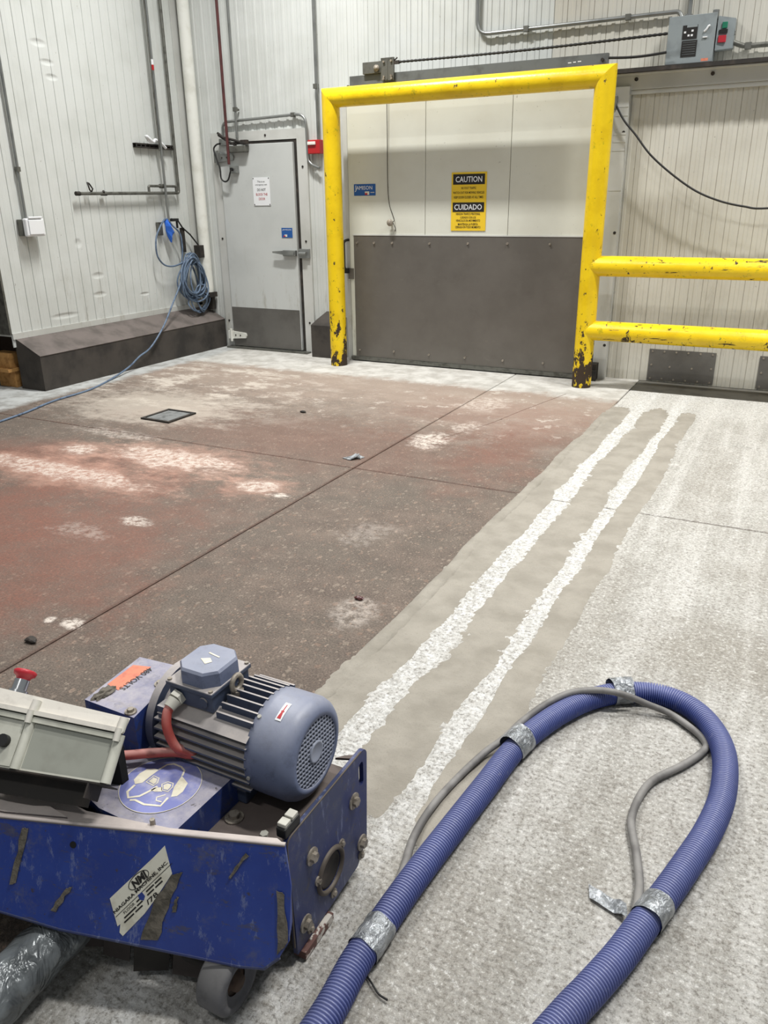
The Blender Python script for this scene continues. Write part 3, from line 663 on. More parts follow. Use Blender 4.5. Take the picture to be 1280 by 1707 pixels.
# ================================================================== BACK WALL FITTINGS
g = 'galv'
def conduit(pts, r, mat, label, name='conduit', cat='conduit', fil=.07, clips=(), cdir=(0, 1, 0), cl_len=.03):
    o = obj(name, MB().tube(fillet(pts, fil), r, 12), mat, None, label, cat)
    for c in clips:
        v = Vector(cdir)
        cm = MB().cyl(Vector(c)-v.orthogonal().normalized()*.0, Vector(c)+v*cl_len, r*.9, 8)
        c0 = Vector(c); cm.box(c0.x-.012-r*.6, c0.x+.012+r*.6, c0.y-r*1.25, c0.y+r*1.25, c0.z-.012-r*.6, c0.z+.012+r*.6)
        obj('clip', cm, 'darkgalv', o)
    return o
CY = YB-.036
obj('drain_pipe', MB().cyl((-6.495, 7.852, .655), (-6.495, 7.852, H), .066, 24), 'pvc', None, 'thick white plastic drain pipe standing in the wall corner', 'pipe')
obj('pipe_bracket', MB().box(-6.55, -6.40, 7.76, 7.90, .60, .655).box(-6.52, -6.44, 7.84, 7.90, .45, .60), 'dark', None, 'dark metal bracket under the white drain pipe end', 'bracket')
conduit([(-5.954, 7.745, H), (-5.954, 7.745, 2.062)], .016, 'redpipe', 'thin dark red pipe running down beside the emergency door hinge', 'sprinkler_pipe', 'pipe')
conduit([(-5.90, CY-.034, H), (-5.90, CY-.034, 2.33)], .014, g, 'straight conduit dropping behind the door closer of the emergency door', clips=[(-5.90, CY-.034, 2.62)], cl_len=.06)
conduit([(-6.12, CY, 2.34), (-6.12, CY, 2.505), (-5.01, CY, 2.535), (-5.003, CY, 2.05), (-4.85, CY-.02, 2.0)], .015, g, 'conduit looping over top of the emergency door to the red box', fil=.12, clips=[(-5.17, CY, 2.53)])
conduit([(-4.862, CY, H), (-4.862, CY, 2.27)], .017, g, 'straight conduit dropping to the red alarm box', clips=[(-4.87, CY, 2.78)])
al = thing('alarm_box', (-4.90, YB, 2.14), 'small red alarm box with clear strobe beside the yellow post', 'alarm')
obj('body', MB().box(-4.975, -4.825, YB-.08, YB-.001, 2.14, 2.275, .006), 'red', al)
obj('strobe', MB().box(-4.97, -4.87, YB-.098, YB-.08, 2.225, 2.258, .006), 'redlens', al)
ob = thing('outlet_box', (-5.96, DY, 1.98), 'small metal outlet box with black cord below the door hinge', 'outlet')
obj('box', MB().box(-6.015, -5.915, DY-.05, DY, 1.975, 2.05, .004), 'galv', ob)
obj('plug', MB().cyl((-5.975, DY-.05, 2.015), (-5.975, DY-.075, 2.015), .017, 10), 'black', ob)
obj('looped_cord', MB().tube(spline([(-5.975, DY-.075, 2.012), (-5.985, DY-.085, 1.97), (-6.03, DY-.07, 1.905), (-6.09, DY-.06, 1.89), (-6.135, DY-.06, 1.93), (-6.14, DY-.06, 2.03), (-6.18, DY-.06, 2.14), (-6.205, DY-.06, 2.23), (-6.17, DY-.05, 2.275), (-6.13, DY-.03, 2.285)], 8), .009, 8), 'black', None, 'black cord hanging in a loop by the outlet box', 'cord')
obj('junction_box', MB().box(-6.15, -6.03, DY-.03, DY+.02, 2.265, 2.335, .004), 'galv', None, 'small grey junction box at top hinge corner of emergency door', 'electrical box')
# ---- right: conduit, enclosures, cable
conduit([(-3.095, CY, H), (-3.095, CY, 3.085), (-1.30, CY, 3.095), (-1.27, CY-.02, 3.031)], .017, g, 'conduit bending along the wall toward the grey box above the track', fil=.12, clips=[(-2.62, CY, 3.09), (-1.72, CY, 3.093)])
conduit([(-1.222, CY, H), (-1.222, CY, 3.05)], .017, g, 'straight conduit dropping into top of the large grey box')
eb = thing('control_cabinet', (-1.17, YB, 2.69), 'large grey electrical cabinet with black label plates above the track', 'electrical box')
obj('body', MB().box(-1.345, -.992, 7.78, YB-.001, 2.692, 3.028), 'boxgrey', eb)
dr = obj('cabinet_door', MB().box(-1.352, -.985, 7.745, 7.778, 2.687, 3.033, .003), 'boxgrey', eb)
obj('label_plate', MB().box(-1.237, -1.122, 7.742, 7.745, 2.862, 2.962), 'ink', dr); obj('label_plate', MB().box(-1.234, -1.115, 7.742, 7.745, 2.735, 2.852), 'ink', dr)
obj('label_corner', MB().box(-1.205, -1.125, 7.7405, 7.742, 2.945, 2.962), 'boxgrey', dr)
for p in ((-1.217, 2.912), (-1.160, 2.920), (-1.187, 2.888), (-1.162, 2.888)): obj('label_window', MB().box(p[0]-.008, p[0]+.008, 7.7405, 7.742, p[1]-.007, p[1]+.007), 'white', dr)
for k in range(6): obj('label_line', MB().box(-1.225, -1.125, 7.7408, 7.742, 2.838-k*.017, 2.8395-k*.017), 'boxgrey', dr)
obj('latch', MB().tube(spline([(-1.068, 7.74, 2.905), (-1.052, 7.735, 2.92), (-1.04, 7.735, 2.94), (-1.03, 7.74, 2.945)], 4), .008, 6), 'white', dr)
obj('keyhole_cover', MB().box(-1.075, -1.04, 7.735, 7.745, 2.862, 2.87), 'white', dr)
obj('orange_mark', MB().box(-1.07, -1.015, 7.7445, 7.7451, 2.695, 2.715), 'orange', dr)
obj('hub', MB().cyl((-1.222, 7.86, 3.028), (-1.222, 7.86, 3.06), .03, 12), 'galv', eb)
obj('hub', MB().cyl((-1.01, 7.86, 3.0), (-1.01, 7.86, 3.07), .026, 12), 'galv', eb)
st = thing('starter_switch', (-.92, YB, 2.77), 'small grey switch box with green and red buttons beside large cabinet', 'electrical box')
obj('body', MB().prism([(-.982, 7.82, 2.775), (-.850, 7.84, 2.785), (-.850, 7.84, 2.995), (-.982, 7.82, 3.02)], (0, .088, 0)), 'boxgrey', st)
obj('start_button', MB().box(-.945, -.905, 7.812, 7.826, 2.928, 2.972, .002), 'green', st); obj('stop_button', MB().box(-.965, -.905, 7.812, 7.826, 2.828, 2.878, .002), 'redb', st)
obj('name_plate', MB().box(-.965, -.90, 7.816, 7.828, 2.892, 2.92), 'ink', st)
obj('side_ring', MB().tube([(-.846, 7.86+.014*math.cos(t*PI/6), 2.90+.02*math.sin(t*PI/6)) for t in range(12)], .003, 6, True), 'galv', st)
conduit([(-.85, 7.885, 2.83), (-.77, 7.885, 2.795), (2.0, 7.885, 2.80)], .02, 'darkgalv', 'thick conduit running along the wall from the small switch box', fil=.1, clips=[(-.735, 7.885, 2.795)])
obj('hanging_cable', MB().tube(spline([(-1.76, 7.80, 2.47), (-1.738, 7.80, 2.417), (-1.659, 7.79, 2.295), (-1.543, 7.78, 2.171), (-1.399, 7.77, 2.008), (-1.204, 7.77, 1.849), (-.989, 7.77, 1.709), (-.783, 7.77, 1.625), (-.587, 7.77, 1.58), (-.398, 7.77, 1.564), (.2, 7.78, 1.62), (.8, 7.8, 1.9)], 8), .0085, 8), 'black', None, 'black cable drooping across the wall from behind the yellow post', 'cable')
obj('small_junction', MB().box(-1.79, -1.735, SY+.06, SY+.12, 2.385, 2.49, .004), 'galv', None, 'small grey junction box behind yellow post where black cable starts', 'electrical box')
for k, (x0, lb) in enumerate(((-1.247, 'riveted dark grey wall patch plate just right of the yellow post'), (-.278, 'riveted dark grey wall patch plate further along from the yellow post'))):
    pp = obj('patch_plate', MB().box(x0, x0+.60, YB-.006, YB-.001, .012, .31), 'kick2', None, lb, 'plate')
    for px, pz in [(x0+.03+.54*i/5, z) for i in range(6) for z in (.03, .292)]+[(x0+.03, .16), (x0+.57, .16), (x0+.2, .15), (x0+.4, .15)]:
        obj('rivet', MB().cyl((px, YB-.006, pz), (px, YB-.011, pz), .009, 8), 'bolt', pp)
jr = obj('jamb_post', MB().box(-1.745, -1.635, SY+.12, YB-.052, .0, 2.50), 'trim', d2)
for z in (.33, 1.36, 2.2): obj('rivet', MB().cyl((-1.66, SY+.12, z), (-1.66, SY+.113, z), .014, 8), 'dark', d2)
for z in (1.72, 2.05, 2.12, 2.18, 2.33, 2.40): obj('batten', MB().box(-1.746, -1.637, SY+.112, SY+.12, z, z+.018), 'trim', jr)
obj('roller_guide', MB().box(-1.80, -1.70, SY+.0, SY+.11, .0, .16).box(-1.74, -1.69, SY-.03, SY+.0, .0, .10), 'dark', d2)

# ================================================================== LEFT WALL FITTINGS
CX = XL+.032
jb = thing('switch_box', (XL, 5.46, 1.39), 'white weatherproof switch box low on the side wall under a conduit', 'electrical box')
obj('back_box', MB().box(XL+.001, XL+.07, 5.355, 5.53, 1.395, 1.54, .004), 'darkgalv', jb)
obj('cover', MB().box(XL+.07, XL+.12, 5.36, 5.57, 1.39, 1.55, .014), 'white', jb)
obj('flap', MB().box(XL+.12, XL+.13, 5.385, 5.545, 1.405, 1.535, .006), 'white', jb)
obj('hinge', MB().cyl((XL+.125, 5.39, 1.555), (XL+.125, 5.54, 1.555), .009, 8), 'white', jb)
conduit([(CX, 5.44, H), (CX, 5.44, 1.54)], .014, g, 'straight conduit dropping to the white switch box on side wall', clips=[(CX, 5.44, 1.97)], cdir=(-1, 0, 0))
c1 = conduit([(CX+.07, 7.30, H), (CX+.07, 7.30, 1.56), (CX+.07, 7.305, 1.475)], .014, g, 'long conduit running down to the blue cloth and hose hooks')
obj('red_band', MB().cyl((CX+.07, 7.30, 2.98), (CX+.07, 7.30, 3.03), .0155, 12), 'red', c1); obj('white_band', MB().cyl((CX+.07, 7.30, 3.03), (CX+.07, 7.30, 3.08), .0155, 12), 'white', c1)
conduit([(CX+.07, 7.274, H), (CX+.07, 7.274, 2.2)], .008, 'darkgalv', 'thin tube strapped beside the long conduit on side wall')
pm = thing('pipe_manifold', (CX, 6.8, 1.77), 'thin grey water pipe with valve handle running level along side wall', 'pipe')
obj('main_pipe', MB().tube(fillet([(CX+.033, 7.56, H), (CX+.033, 7.56, 1.775), (CX+.033, 6.08, 1.765)], .03), .0165, 12), 'darkgalv', pm)
obj('bypass', MB().tube(fillet([(CX+.033, 7.08, 1.775), (CX+.033, 7.08, 1.845), (CX+.033, 7.52, 1.845), (CX+.033, 7.52, 1.775)], .02), .014, 10), 'darkgalv', pm)
obj('union', MB().cyl((CX+.033, 7.26, 1.845), (CX+.033, 7.32, 1.845), .024, 12), 'darkgalv', pm)
obj('end_cap', MB().cyl((CX+.033, 6.05, 1.765), (CX+.033, 6.10, 1.765), .021, 12), 'dark', pm)
obj('valve_handle', MB().tube([(CX+.03, 6.26, 1.78), (CX+.05, 6.22, 1.80), (CX+.05, 6.20, 1.87), (CX+.04, 6.23, 1.86), (CX+.04, 6.27, 1.81), (CX+.03, 6.26, 1.78)], .008, 6), 'dark', pm)
obj('valve_stem', MB().tube([(CX+.033, 6.42, 1.765), (CX+.05, 6.40, 1.79)], .012, 8).box(CX+.0, CX+.04, 6.40, 6.46, 1.745, 1.785, .004), 'dark', pm)
bt_ = obj('strut_channel', MB().box(XL+.001, XL+.045, 6.98, 7.60, 2.265, 2.27).box(XL+.001, XL+.045, 6.98, 7.60, 2.225, 2.23).box(XL+.001, XL+.005, 6.98, 7.60, 2.23, 2.265).box(XL+.041, XL+.045, 6.98, 7.60, 2.255, 2.265).box(XL+.041, XL+.045, 6.98, 7.60, 2.23, 2.238), 'dark', None, 'dark slotted strut channel holding the conduits on side wall', 'bracket')
for k in range(10): obj('rib', MB().box(XL+.041, XL+.045, 6.985+k*.066, 7.0+k*.066, 2.238, 2.255), 'dark', bt_)
obj('white_cloth', MB().tube(spline([(XL+.06, 7.16, 2.30), (XL+.07, 7.13, 2.34), (XL+.08, 7.17, 2.31), (XL+.08, 7.22, 2.285), (XL+.08, 7.25, 2.31), (XL+.09, 7.33, 2.275), (XL+.08, 7.40, 2.235)], 6), .015, 8, radii=None).tube(spline([(XL+.05, 7.13, 2.345), (XL+.07, 7.18, 2.285), (XL+.08, 7.30, 2.30), (XL+.09, 7.38, 2.245)], 6), .012, 8), 'white', None, 'scrap of white plastic tucked over the dark strut channel', 'plastic scrap')
# hose hooks, blue cloth, coiled air hose
hk = thing('hose_hook', (XL+.03, 7.52, 1.1), 'dark flat metal hose hook with strap below the long conduit', 'hook')
obj('upper_plate', MB().box(XL+.03, XL+.045, 7.55, 7.615, 1.13, 1.40), 'dark', hk)
obj('lower_plate', MB().box(XL+.07, XL+.16, 7.72, 7.80, 1.06, 1.20, .004), 'dark', hk)
obj('wall_block', MB().box(XL+.005, XL+.05, 7.19, 7.25, 1.33, 1.47, .003), 'darkgalv', hk)
obj('strap', MB().tube([(XL+.09, 7.36, 1.50), (XL+.09, 7.46, 1.49), (XL+.05, 7.58, 1.40), (XL+.07, 7.68, 1.32), (XL+.12, 7.75, 1.20)], .009, 8).box(XL+.06, XL+.12, 7.34, 7.45, 1.475, 1.505).box(XL+.08, XL+.10, 7.44, 7.455, 1.40, 1.49), 'black', hk)
mb = MB()
cp = [[(XL+.09, 7.24, 1.49), (XL+.11, 7.27, 1.50), (XL+.10, 7.31, 1.485)], [(XL+.10, 7.25, 1.43), (XL+.15, 7.285, 1.42), (XL+.11, 7.33, 1.42)], [(XL+.09, 7.26, 1.38), (XL+.14, 7.30, 1.36), (XL+.11, 7.37, 1.36)], [(XL+.09, 7.28, 1.32), (XL+.13, 7.30, 1.30), (XL+.10, 7.335, 1.32)], [(XL+.10, 7.305, 1.26), (XL+.11, 7.31, 1.25), (XL+.10, 7.315, 1.26)]]
vs = [p for r_ in cp for p in r_]; vs += [(x-.012, y, z) for x, y, z in vs]
fs = []
for j in range(4):
    for i in range(2):
        a = j*3+i; fs += [(a, a+1, a+4, a+3), (15+a, 15+a+3, 15+a+4, 15+a+1)]
rim_ = [0, 1, 2, 5, 8, 11, 14, 13, 12, 9, 6, 3]
fs += [(rim_[i], 15+rim_[i], 15+rim_[(i+1) % 12], rim_[(i+1) % 12]) for i in range(12)]
mb.add(vs, fs); obj('blue_cloth', mb, 'rag', None, 'bright blue cloth tied where the long conduit ends', 'cloth')
ah = thing('air_hose', (-6.47, 7.58, .45), 'coiled blue-grey air hose hanging from wall hook and trailing over kerb', 'hose')
mb = MB(); rng = random.Random(3)
for k in range(18):
    cy, cz = 7.55+rng.uniform(-.06, .03), .86+rng.uniform(-.05, .03)
    ry, rz = rng.uniform(.12, .205), rng.uniform(.19, .25); cx = -6.47+rng.uniform(-.06, .07); ph = rng.uniform(-.25, .25)
    pts = []
    for i in range(24):
        t = 2*PI*i/24; yy, zz = ry*math.sin(t)*(1-.25*math.cos(t)), rz*math.cos(t)
        pts.append((cx+.02*math.sin(2*t+k), cy+yy*math.cos(ph)-zz*math.sin(ph)*.5, cz+zz*math.cos(ph)+yy*math.sin(ph)*.5))
    mb.tube(pts, .0095, 7, True)
for cy, cz, ry, rz in ((7.66, .60, .10, .16), (7.57, .55, .16, .09), (7.60, .55, .13, .11), (7.68, .56, .11, .10)):
    mb.tube([(-6.44+.02*math.sin(t*PI/6), cy+ry*math.sin(t*PI/12), cz+rz*math.cos(t*PI/12)) for t in range(24)], .009, 7, True)
obj('coil', mb, 'airhose', ah)
obj('big_loop', MB().tube(spline([(-6.47, 7.37, .80), (-6.50, 7.426, 1.0), (-6.5, 7.462, 1.173), (-6.5, 7.447, 1.337), (-6.52, 7.358, 1.43), (-6.52, 7.262, 1.505), (-6.5, 7.121, 1.412), (-6.5, 7.043, 1.29), (-6.5, 7.036, 1.131), (-6.5, 7.116, 1.03), (-6.5, 7.239, .995), (-6.5, 7.395, 1.011), (-6.48, 7.563, 1.081)], 6), .0095, 8), 'airhose', ah)
obj('trailing_run', MB().tube(spline([(-6.46, 7.33, .85), (-6.45, 7.301, .786), (-6.40, 7.09, .60), (-6.31, 6.80, .385), (-6.29, 6.55, .20), (-6.28, 6.35, .13), (-6.25, 6.15, .055), (-6.12, 5.75, .01), (-5.95, 5.30, .009), (-5.90, 4.85, .009), (-5.78, 4.45, .009), (-5.72, 4.15, .009), (-5.66, 3.7, .009), (-5.75, 3.0, .009)], 8), .0095, 8), 'airhose', ah)
# wood blocks in the dark gap
obj('wood_block', MB().box(-6.98, -6.74, 5.10, 5.24, .19, .33, .004), 'wood', None, 'pale wood block in the dark gap, upper of the two', 'wood block')
obj('wood_block', MB().box(-6.96, -6.72, 5.12, 5.26, .0, .16, .004), 'wood', None, 'brown wood block on floor of the dark gap beside kerb', 'wood block')
obj('wood_board', MB().box(-7.4, -6.70, 5.04, 5.30, .16, .19, .002), 'wood', None, 'dusty board between the wood blocks in dark gap', 'board')

# ================================================================== ON THE FLOOR
dc = thing('drain_cover', (-4.57, 4.88, 0), 'square steel drain cover set in the red-brown floor', 'drain cover')
obj('frame', MB().holed([(-4.73, 4.71, .002), (-4.42, 4.70, .002), (-4.42, 5.04, .002), (-4.73, 5.05, .002)], [[(-4.705, 4.735, .002), (-4.705, 5.025, .002), (-4.445, 5.015, .002), (-4.445, 4.725, .002)]], (0, 0, .012)), 'dark', dc)
obj('lid', MB().box(-4.70, -4.45, 4.735, 5.015, .001, .010, .003), 'drain', dc)
def chunk(name, c, r, mat, label, cat, seed, sq=(1, 1, .5)):
    bm = bmesh.new(); bmesh.ops.create_icosphere(bm, subdivisions=2, radius=1); mb = MB()
    for v in bm.verts:
        n = 1+.35*mnoise.noise(v.co*1.7+Vector((seed, 0, 0))); v.co = Vector((c[0]+v.co.x*n*r*sq[0], c[1]+v.co.y*n*r*sq[1], c[2]+max(-.9, v.co.z*n)*r*sq[2]))
    bm.verts.index_update(); mb.add([v.co[:] for v in bm.verts], [[v.index for v in f.verts] for f in bm.faces]); bm.free()
    lo = min(v[2] for v in mb.v); mb.v = [(x, y, z-lo+c[2]) for x, y, z in mb.v]
    return obj(name, mb, mat, None, label, cat)
ws = obj('wrapper_scrap', MB().prism([(-2.67, 4.49, .002), (-2.60, 4.47, .002), (-2.55, 4.52, .03), (-2.57, 4.55, .03), (-2.62, 4.53, .012)], (0, 0, .004)).prism([(-2.62, 4.52, .012), (-2.55, 4.53, .002), (-2.54, 4.57, .002), (-2.61, 4.57, .02)], (0, 0, .004)), 'tape', None, 'crumpled silver scrap lying beside the long floor joint', 'debris')
chunk('debris_lump', (-2.575, 1.81, .0), .03, 'dark', 'dark flake of debris lying near the long joint by the red button', 'debris', 2, (1, .6, .4))
chunk('debris_lump', (-1.555, 2.72, .0), .018, 'redpipe', 'small dark red flake near edge of the pale milled lane', 'debris', 5, (1.2, .7, .5))
chunk('debris_lump', (-3.62, 5.46, .0), .02, 'dark', 'small dark lump on the floor between drain cover and sliding door', 'debris', 8, (1.6, .7, .5))
obj('wire_scrap', MB().tube(spline([(-.655, 1.125, .001), (-.625, 1.105, .005), (-.60, 1.09, .004), (-.575, 1.085, .006)], 5), .0025, 6), 'black', None, 'thin black wire scrap on milled floor beside the blue hose', 'wire')
obj('crack', MB().tube(spline([(-2.25, 5.24, -.003), (-2.08, 5.75, -.003), (-1.97, 6.3, -.003), (-1.80, 7.05, -.003)], 8), .0045, 4), 'base', floor)
obj('crack', MB().tube(spline([(-3.98, 5.62, -.003), (-3.6, 5.5, -.003), (-3.3, 5.42, -.003)], 6), .004, 4), 'base', floor)

# ================================================================== THE FLOOR GRINDING MACHINE
mc = thing('floor_scarifier', (-1.1, 1.15, 0), 'dusty blue electric floor scarifier with motor, control box and bolted side plate', 'machine')
# ---- bolted side plate with hand slot and bearing opening
def arc(cy, cz, r, a0, a1, n): return [(cy+r*math.cos(math.radians(a0+(a1-a0)*i/n)), cz+r*math.sin(math.radians(a0+(a1-a0)*i/n))) for i in range(n+1)]
XP = -.803
out = [(1.076, .028), (1.36, .036), (1.412, .085)]+arc(1.398, .352, .024, 0, 90, 6)+arc(1.085, .356, .02, 90, 180, 4)
slot = arc(1.391, .335, .0115, 0, 180, 6)+arc(1.391, .287, .0115, 180, 360, 6)
bore = arc(1.228, .146, .048, 0, 345, 23)
to3 = lambda L, x: [(x, a, b) for a, b in L]
sp = obj('side_plate', MB().holed(to3(out, XP-.012), [to3(slot, XP-.012), to3(bore, XP-.012)], (.012, 0, 0)), 'navy', mc)
obj('bearing_ring', MB().lathe((XP, 1.228, .146), (1, 0, 0), [(0, .049), (.006, .05), (.009, .054), (.006, .06), (0, .061)], 32), 'rim', sp)
obj('bearing_cover', MB().lathe((XP-.007, 1.228, .146), (1, 0, 0), [(0, .047), (.006, .047), (.008, .041), (.004, .038), (.004, 0)], 28), 'dark', sp)
for y, z in ((1.153, .256), (1.349, .259), (1.382, .098), (1.112, .09)): hexbolt(sp, (XP, y, z), (1, 0, 0), .0125)
for y, z in ((1.172, .164), (1.282, .181), (1.236, .064), (1.375, .062), (1.13, .055)): hexbolt(sp, (XP, y, z), (1, 0, 0), .007)
obj('edge_wear', MB().tube([(XP-.001, a, b) for a, b in [(1.067, .06)]+[(1.0652, .35)]+arc(1.085, .356, .02, 180, 90, 5)+[(1.395, .3765)]], .0022, 6), 'rim', sp)
# ---- sticks of flaked steel by the plate foot
obj('skid_bar', MB().obox((-.825, 1.09, .002), (.034, .0, 0), (.0, .125, 0), (0, 0, .022)), 'brownpaint', mc)
# ---- drum housing, motor base
obj('drum_housing', MB().box(-1.30, XP-.014, 1.085, 1.40, .035, .285, .004), 'base2', mc)
mbp = obj('motor_base', MB().box(-1.30, XP-.016, 1.06, 1.40, .288, .304, .002), 'base2', mc)
hexbolt(mbp, (-.904, 1.116, .304), (0, 0, 1), .010, False, 'gland'); hexbolt(mbp, (-1.0, 1.13, .304), (0, 0, 1), .013, True, 'bolt')
obj('inner_flange', MB().prism([(-.86, 1.13, .306), (XP-.014, 1.10, .33), (XP-.014, 1.40, .33), (-.85, 1.40, .306)], (0, 0, .008)), 'base2', mc)
obj('front_flap', MB().prism([(-.89, 1.41, .31), (XP-.014, 1.40, .34), (XP-.02, 1.43, .33), (-.88, 1.44, .30)], (0, 0, .006)), 'base2', mc)
# rubber stop between panel and plate
obj('rubber_stop', MB().box(-.832, -.806, 1.066, 1.125, .375, .402, .004), 'black', mc); obj('stop_cap', MB().box(-.83, -.808, 1.07, 1.092, .402, .412, .002).box(-.83, -.808, 1.097, 1.12, .402, .412, .002), 'gland', mc)

# ---- skewed rear skirt panel (leans outward at its foot)
TR, TL, BR = Vector((-0.7873, 1.0364, 0.3952)), Vector((-1.3987, 0.8231, 0.3952)), Vector((-0.7895, 0.9355, 0.1482))
E1 = (TR-TL).normalized(); NP = (TR-TL).cross(BR-TL).normalized()
if NP.y > 0: NP = -NP            # towards the operator
def onp(P, off=0.0):
    P = Vector(P); return P-NP*((P-TR).dot(NP))+NP*off
far = TL-E1*.30
pout = [far, TR, (-0.7627, 1.0157, 0.3162), (-0.7479, 0.9742, 0.2075), (-0.7627, 0.9549, 0.1729), (-0.7895, 0.9355, 0.1482), (-0.8386, 0.9175, 0.1460), (-0.9275, 0.8895, 0.1536), (-1.0962, 0.8361, 0.1670), (-1.2290, 0.7937, 0.1766), (-1.3668, 0.7546, 0.1989), Vector((-1.3668, 0.7546, 0.1989))-E1*.33]
rp = obj('rear_panel', MB().prism([onp(p) for p in pout], NP*-.006), 'blue', mc)
obj('panel_return', MB().prism([onp(TR), onp((-0.7627, 1.0157, 0.3162)), onp((-0.7479, 0.9742, 0.2075)), Vector((-.80, 1.06, .15)), Vector((-.812, 1.062, .36))], (-.005, .003, 0)), 'blue', rp)
# rolled top edge
obj('folded_edge', MB().tube([onp(far, -.004), onp(TR, -.004)], .0055, 8), 'deck', rp)
obj('foot_edge', MB().tube([onp(p, -.003) for p in pout[4:]], .0045, 8), 'navy', rp)
# torn maker label with its print
stk = [(-1.0334, 0.9410, 0.3716), (-1.0532, 0.9235, 0.3456), (-1.1051, 0.8808, 0.2848), (-1.1319, 0.8586, 0.2531), (-1.1062, 0.8454, 0.1985), (-1.1008, 0.8493, 0.2037), (-1.0999, 0.8427, 0.1864), (-1.0917, 0.8429, 0.1799), (-1.0535, 0.8766, 0.2299), (-1.0366, 0.8946, 0.2601), (-1.0251, 0.9082, 0.2835), (-1.0089, 0.9274, 0.3170)]
ml = flat('maker_label', [onp(p, .0004) for p in stk], .0008, 'offwhite', rp, NP, 'torn white paper label printed with maker name')
def ptext(body, a, b, h, mat='ink', bold=.012):
    a, b = onp(a, .0013), onp(b, .0013); d = b-a; u = NP.cross(d).normalized()*h
    if u.z < 0: u = -u
    return text('lettering', body, a, d, u, mat, rp, bold, .0004)
A0, A1 = Vector((-1.1145, 0.8520, 0.2219)), Vector((-1.0187, 0.9322, 0.3372))
dT = (A1-A0); uT = NP.cross(dT).normalized()
if uT.z < 0: uT = -uT
ptext('NIAGARA MACHINE, INC.', A0, A1, .0085, bold=.03)
def pline(a, b, w, name='rule'):
    a, b = onp(a, .0013), onp(b, .0013); u = NP.cross(b-a).normalized()*w
    return flat(name, [a, b, b+u, a+u], .0004, 'ink', rp, NP)
pline(A0-uT*.005-dT*.02, A0+dT*1.03-uT*.005, .0012)
ptext('FLOOR', A0+dT*.1-uT*.0135, A0+dT*.30-uT*.0135, .006, bold=.01)
for a_, b_, h_ in ((.33, .42, .0135), (.52, .66, .012), (.68, .80, .012), (.06, .28, .0205), (.30, .40, .0205), (.50, .62, .019), (.65, .78, .019), (.02, .2, .0275), (.23, .36, .0275)):
    pline(A0+dT*a_-uT*h_, A0+dT*b_-uT*h_, .0032, 'worn_print')
ptext('/78', A0+dT*.42-uT*.034, A0+dT*.62-uT*.034, .010, bold=.02)
lc = onp((-1.0764, 0.8949, 0.2974), .0013)
ring_o = [lc+dT.normalized()*.030*math.cos(t*PI/14)+uT*.0135*math.sin(t*PI/14) for t in range(28)]
ring_i = [lc+dT.normalized()*.0285*math.cos(-t*PI/14)+uT*.0118*math.sin(-t*PI/14) for t in range(28)]
obj('logo_ring', MB().holed(ring_o, [ring_i], NP*.0004), 'ink', rp)
text('logo', 'NMI', lc-dT.normalized()*.020-uT*.0085, dT.normalized()*.040, uT*.017+dT.normalized()*.004, 'ink', rp, .05, .0004)
obj('torn_hole', MB().prism([onp(Vector((-1.0665, 0.8877, 0.2633))+Vector(d), .0014) for d in ((-.006, -.006, .004), (.002, -.002, .012), (.008, .004, .002), (.006, .002, -.008), (-.002, -.004, -.006))], NP*.0004), 'blue', rp)
def tapestrip(pts, seed, name='tape_remnant'):
    P = [onp(p, .0015) for p in pts]; rr = random.Random(seed); o = []
    for i in range(len(P)):
        a, b = P[i], P[(i+1) % len(P)]
        for k in range(5):
            q_ = a.lerp(b, k/5); o.append(q_+E1*rr.uniform(-.003, .003)*(k > 0)+Vector((0, 0, rr.uniform(-.002, .002))))
    return flat(name, o, .0016, 'tapegrime', rp, NP)
tapestrip([(-1.0366, 0.8946, 0.2601), (-1.0033, 0.9093, 0.2674), (-1.0160, 0.8698, 0.1812), (-1.0527, 0.8558, 0.1782)], 1)
tapestrip([(-1.0086, 0.9265, 0.3146), (-0.9870, 0.9369, 0.3239), (-1.0033, 0.9093, 0.2674), (-1.0366, 0.8946, 0.2601)], 2)
tapestrip([(-1.3446, 0.8349, 0.3778), (-1.3313, 0.8400, 0.3790), (-1.3410, 0.7903, 0.2648), (-1.3533, 0.7830, 0.2573)], 3)
tapestrip([(-0.7900, 1.0000, 0.3074), (-0.7721, 1.0022, 0.3005), (-0.7502, 0.9732, 0.2072), (-0.7679, 0.9564, 0.1810)], 4)
tapestrip([(-0.8907, 0.9719, 0.3224), (-0.8877, 0.9719, 0.3195), (-0.8565, 1.0010, 0.3691), (-0.8634, 1.0010, 0.3730)], 5)
tapestrip([(-1.2583, 0.8089, 0.2111), (-1.2301, 0.8335, 0.2611), (-1.2146, 0.8335, 0.2709), (-1.2449, 0.8089, 0.2111)], 6)
tapestrip([(-0.9939, 0.9144, 0.2688), (-0.9870, 0.9188, 0.2727), (-0.9880, 0.9045, 0.2431), (-0.9959, 0.9006, 0.2391)], 7)
obj('bolt_hole', MB().cyl(onp((-1.2288, 0.8657, 0.3540), .0006), onp((-1.2288, 0.8657, 0.3540), .0012), .0075, 14), 'void', rp)
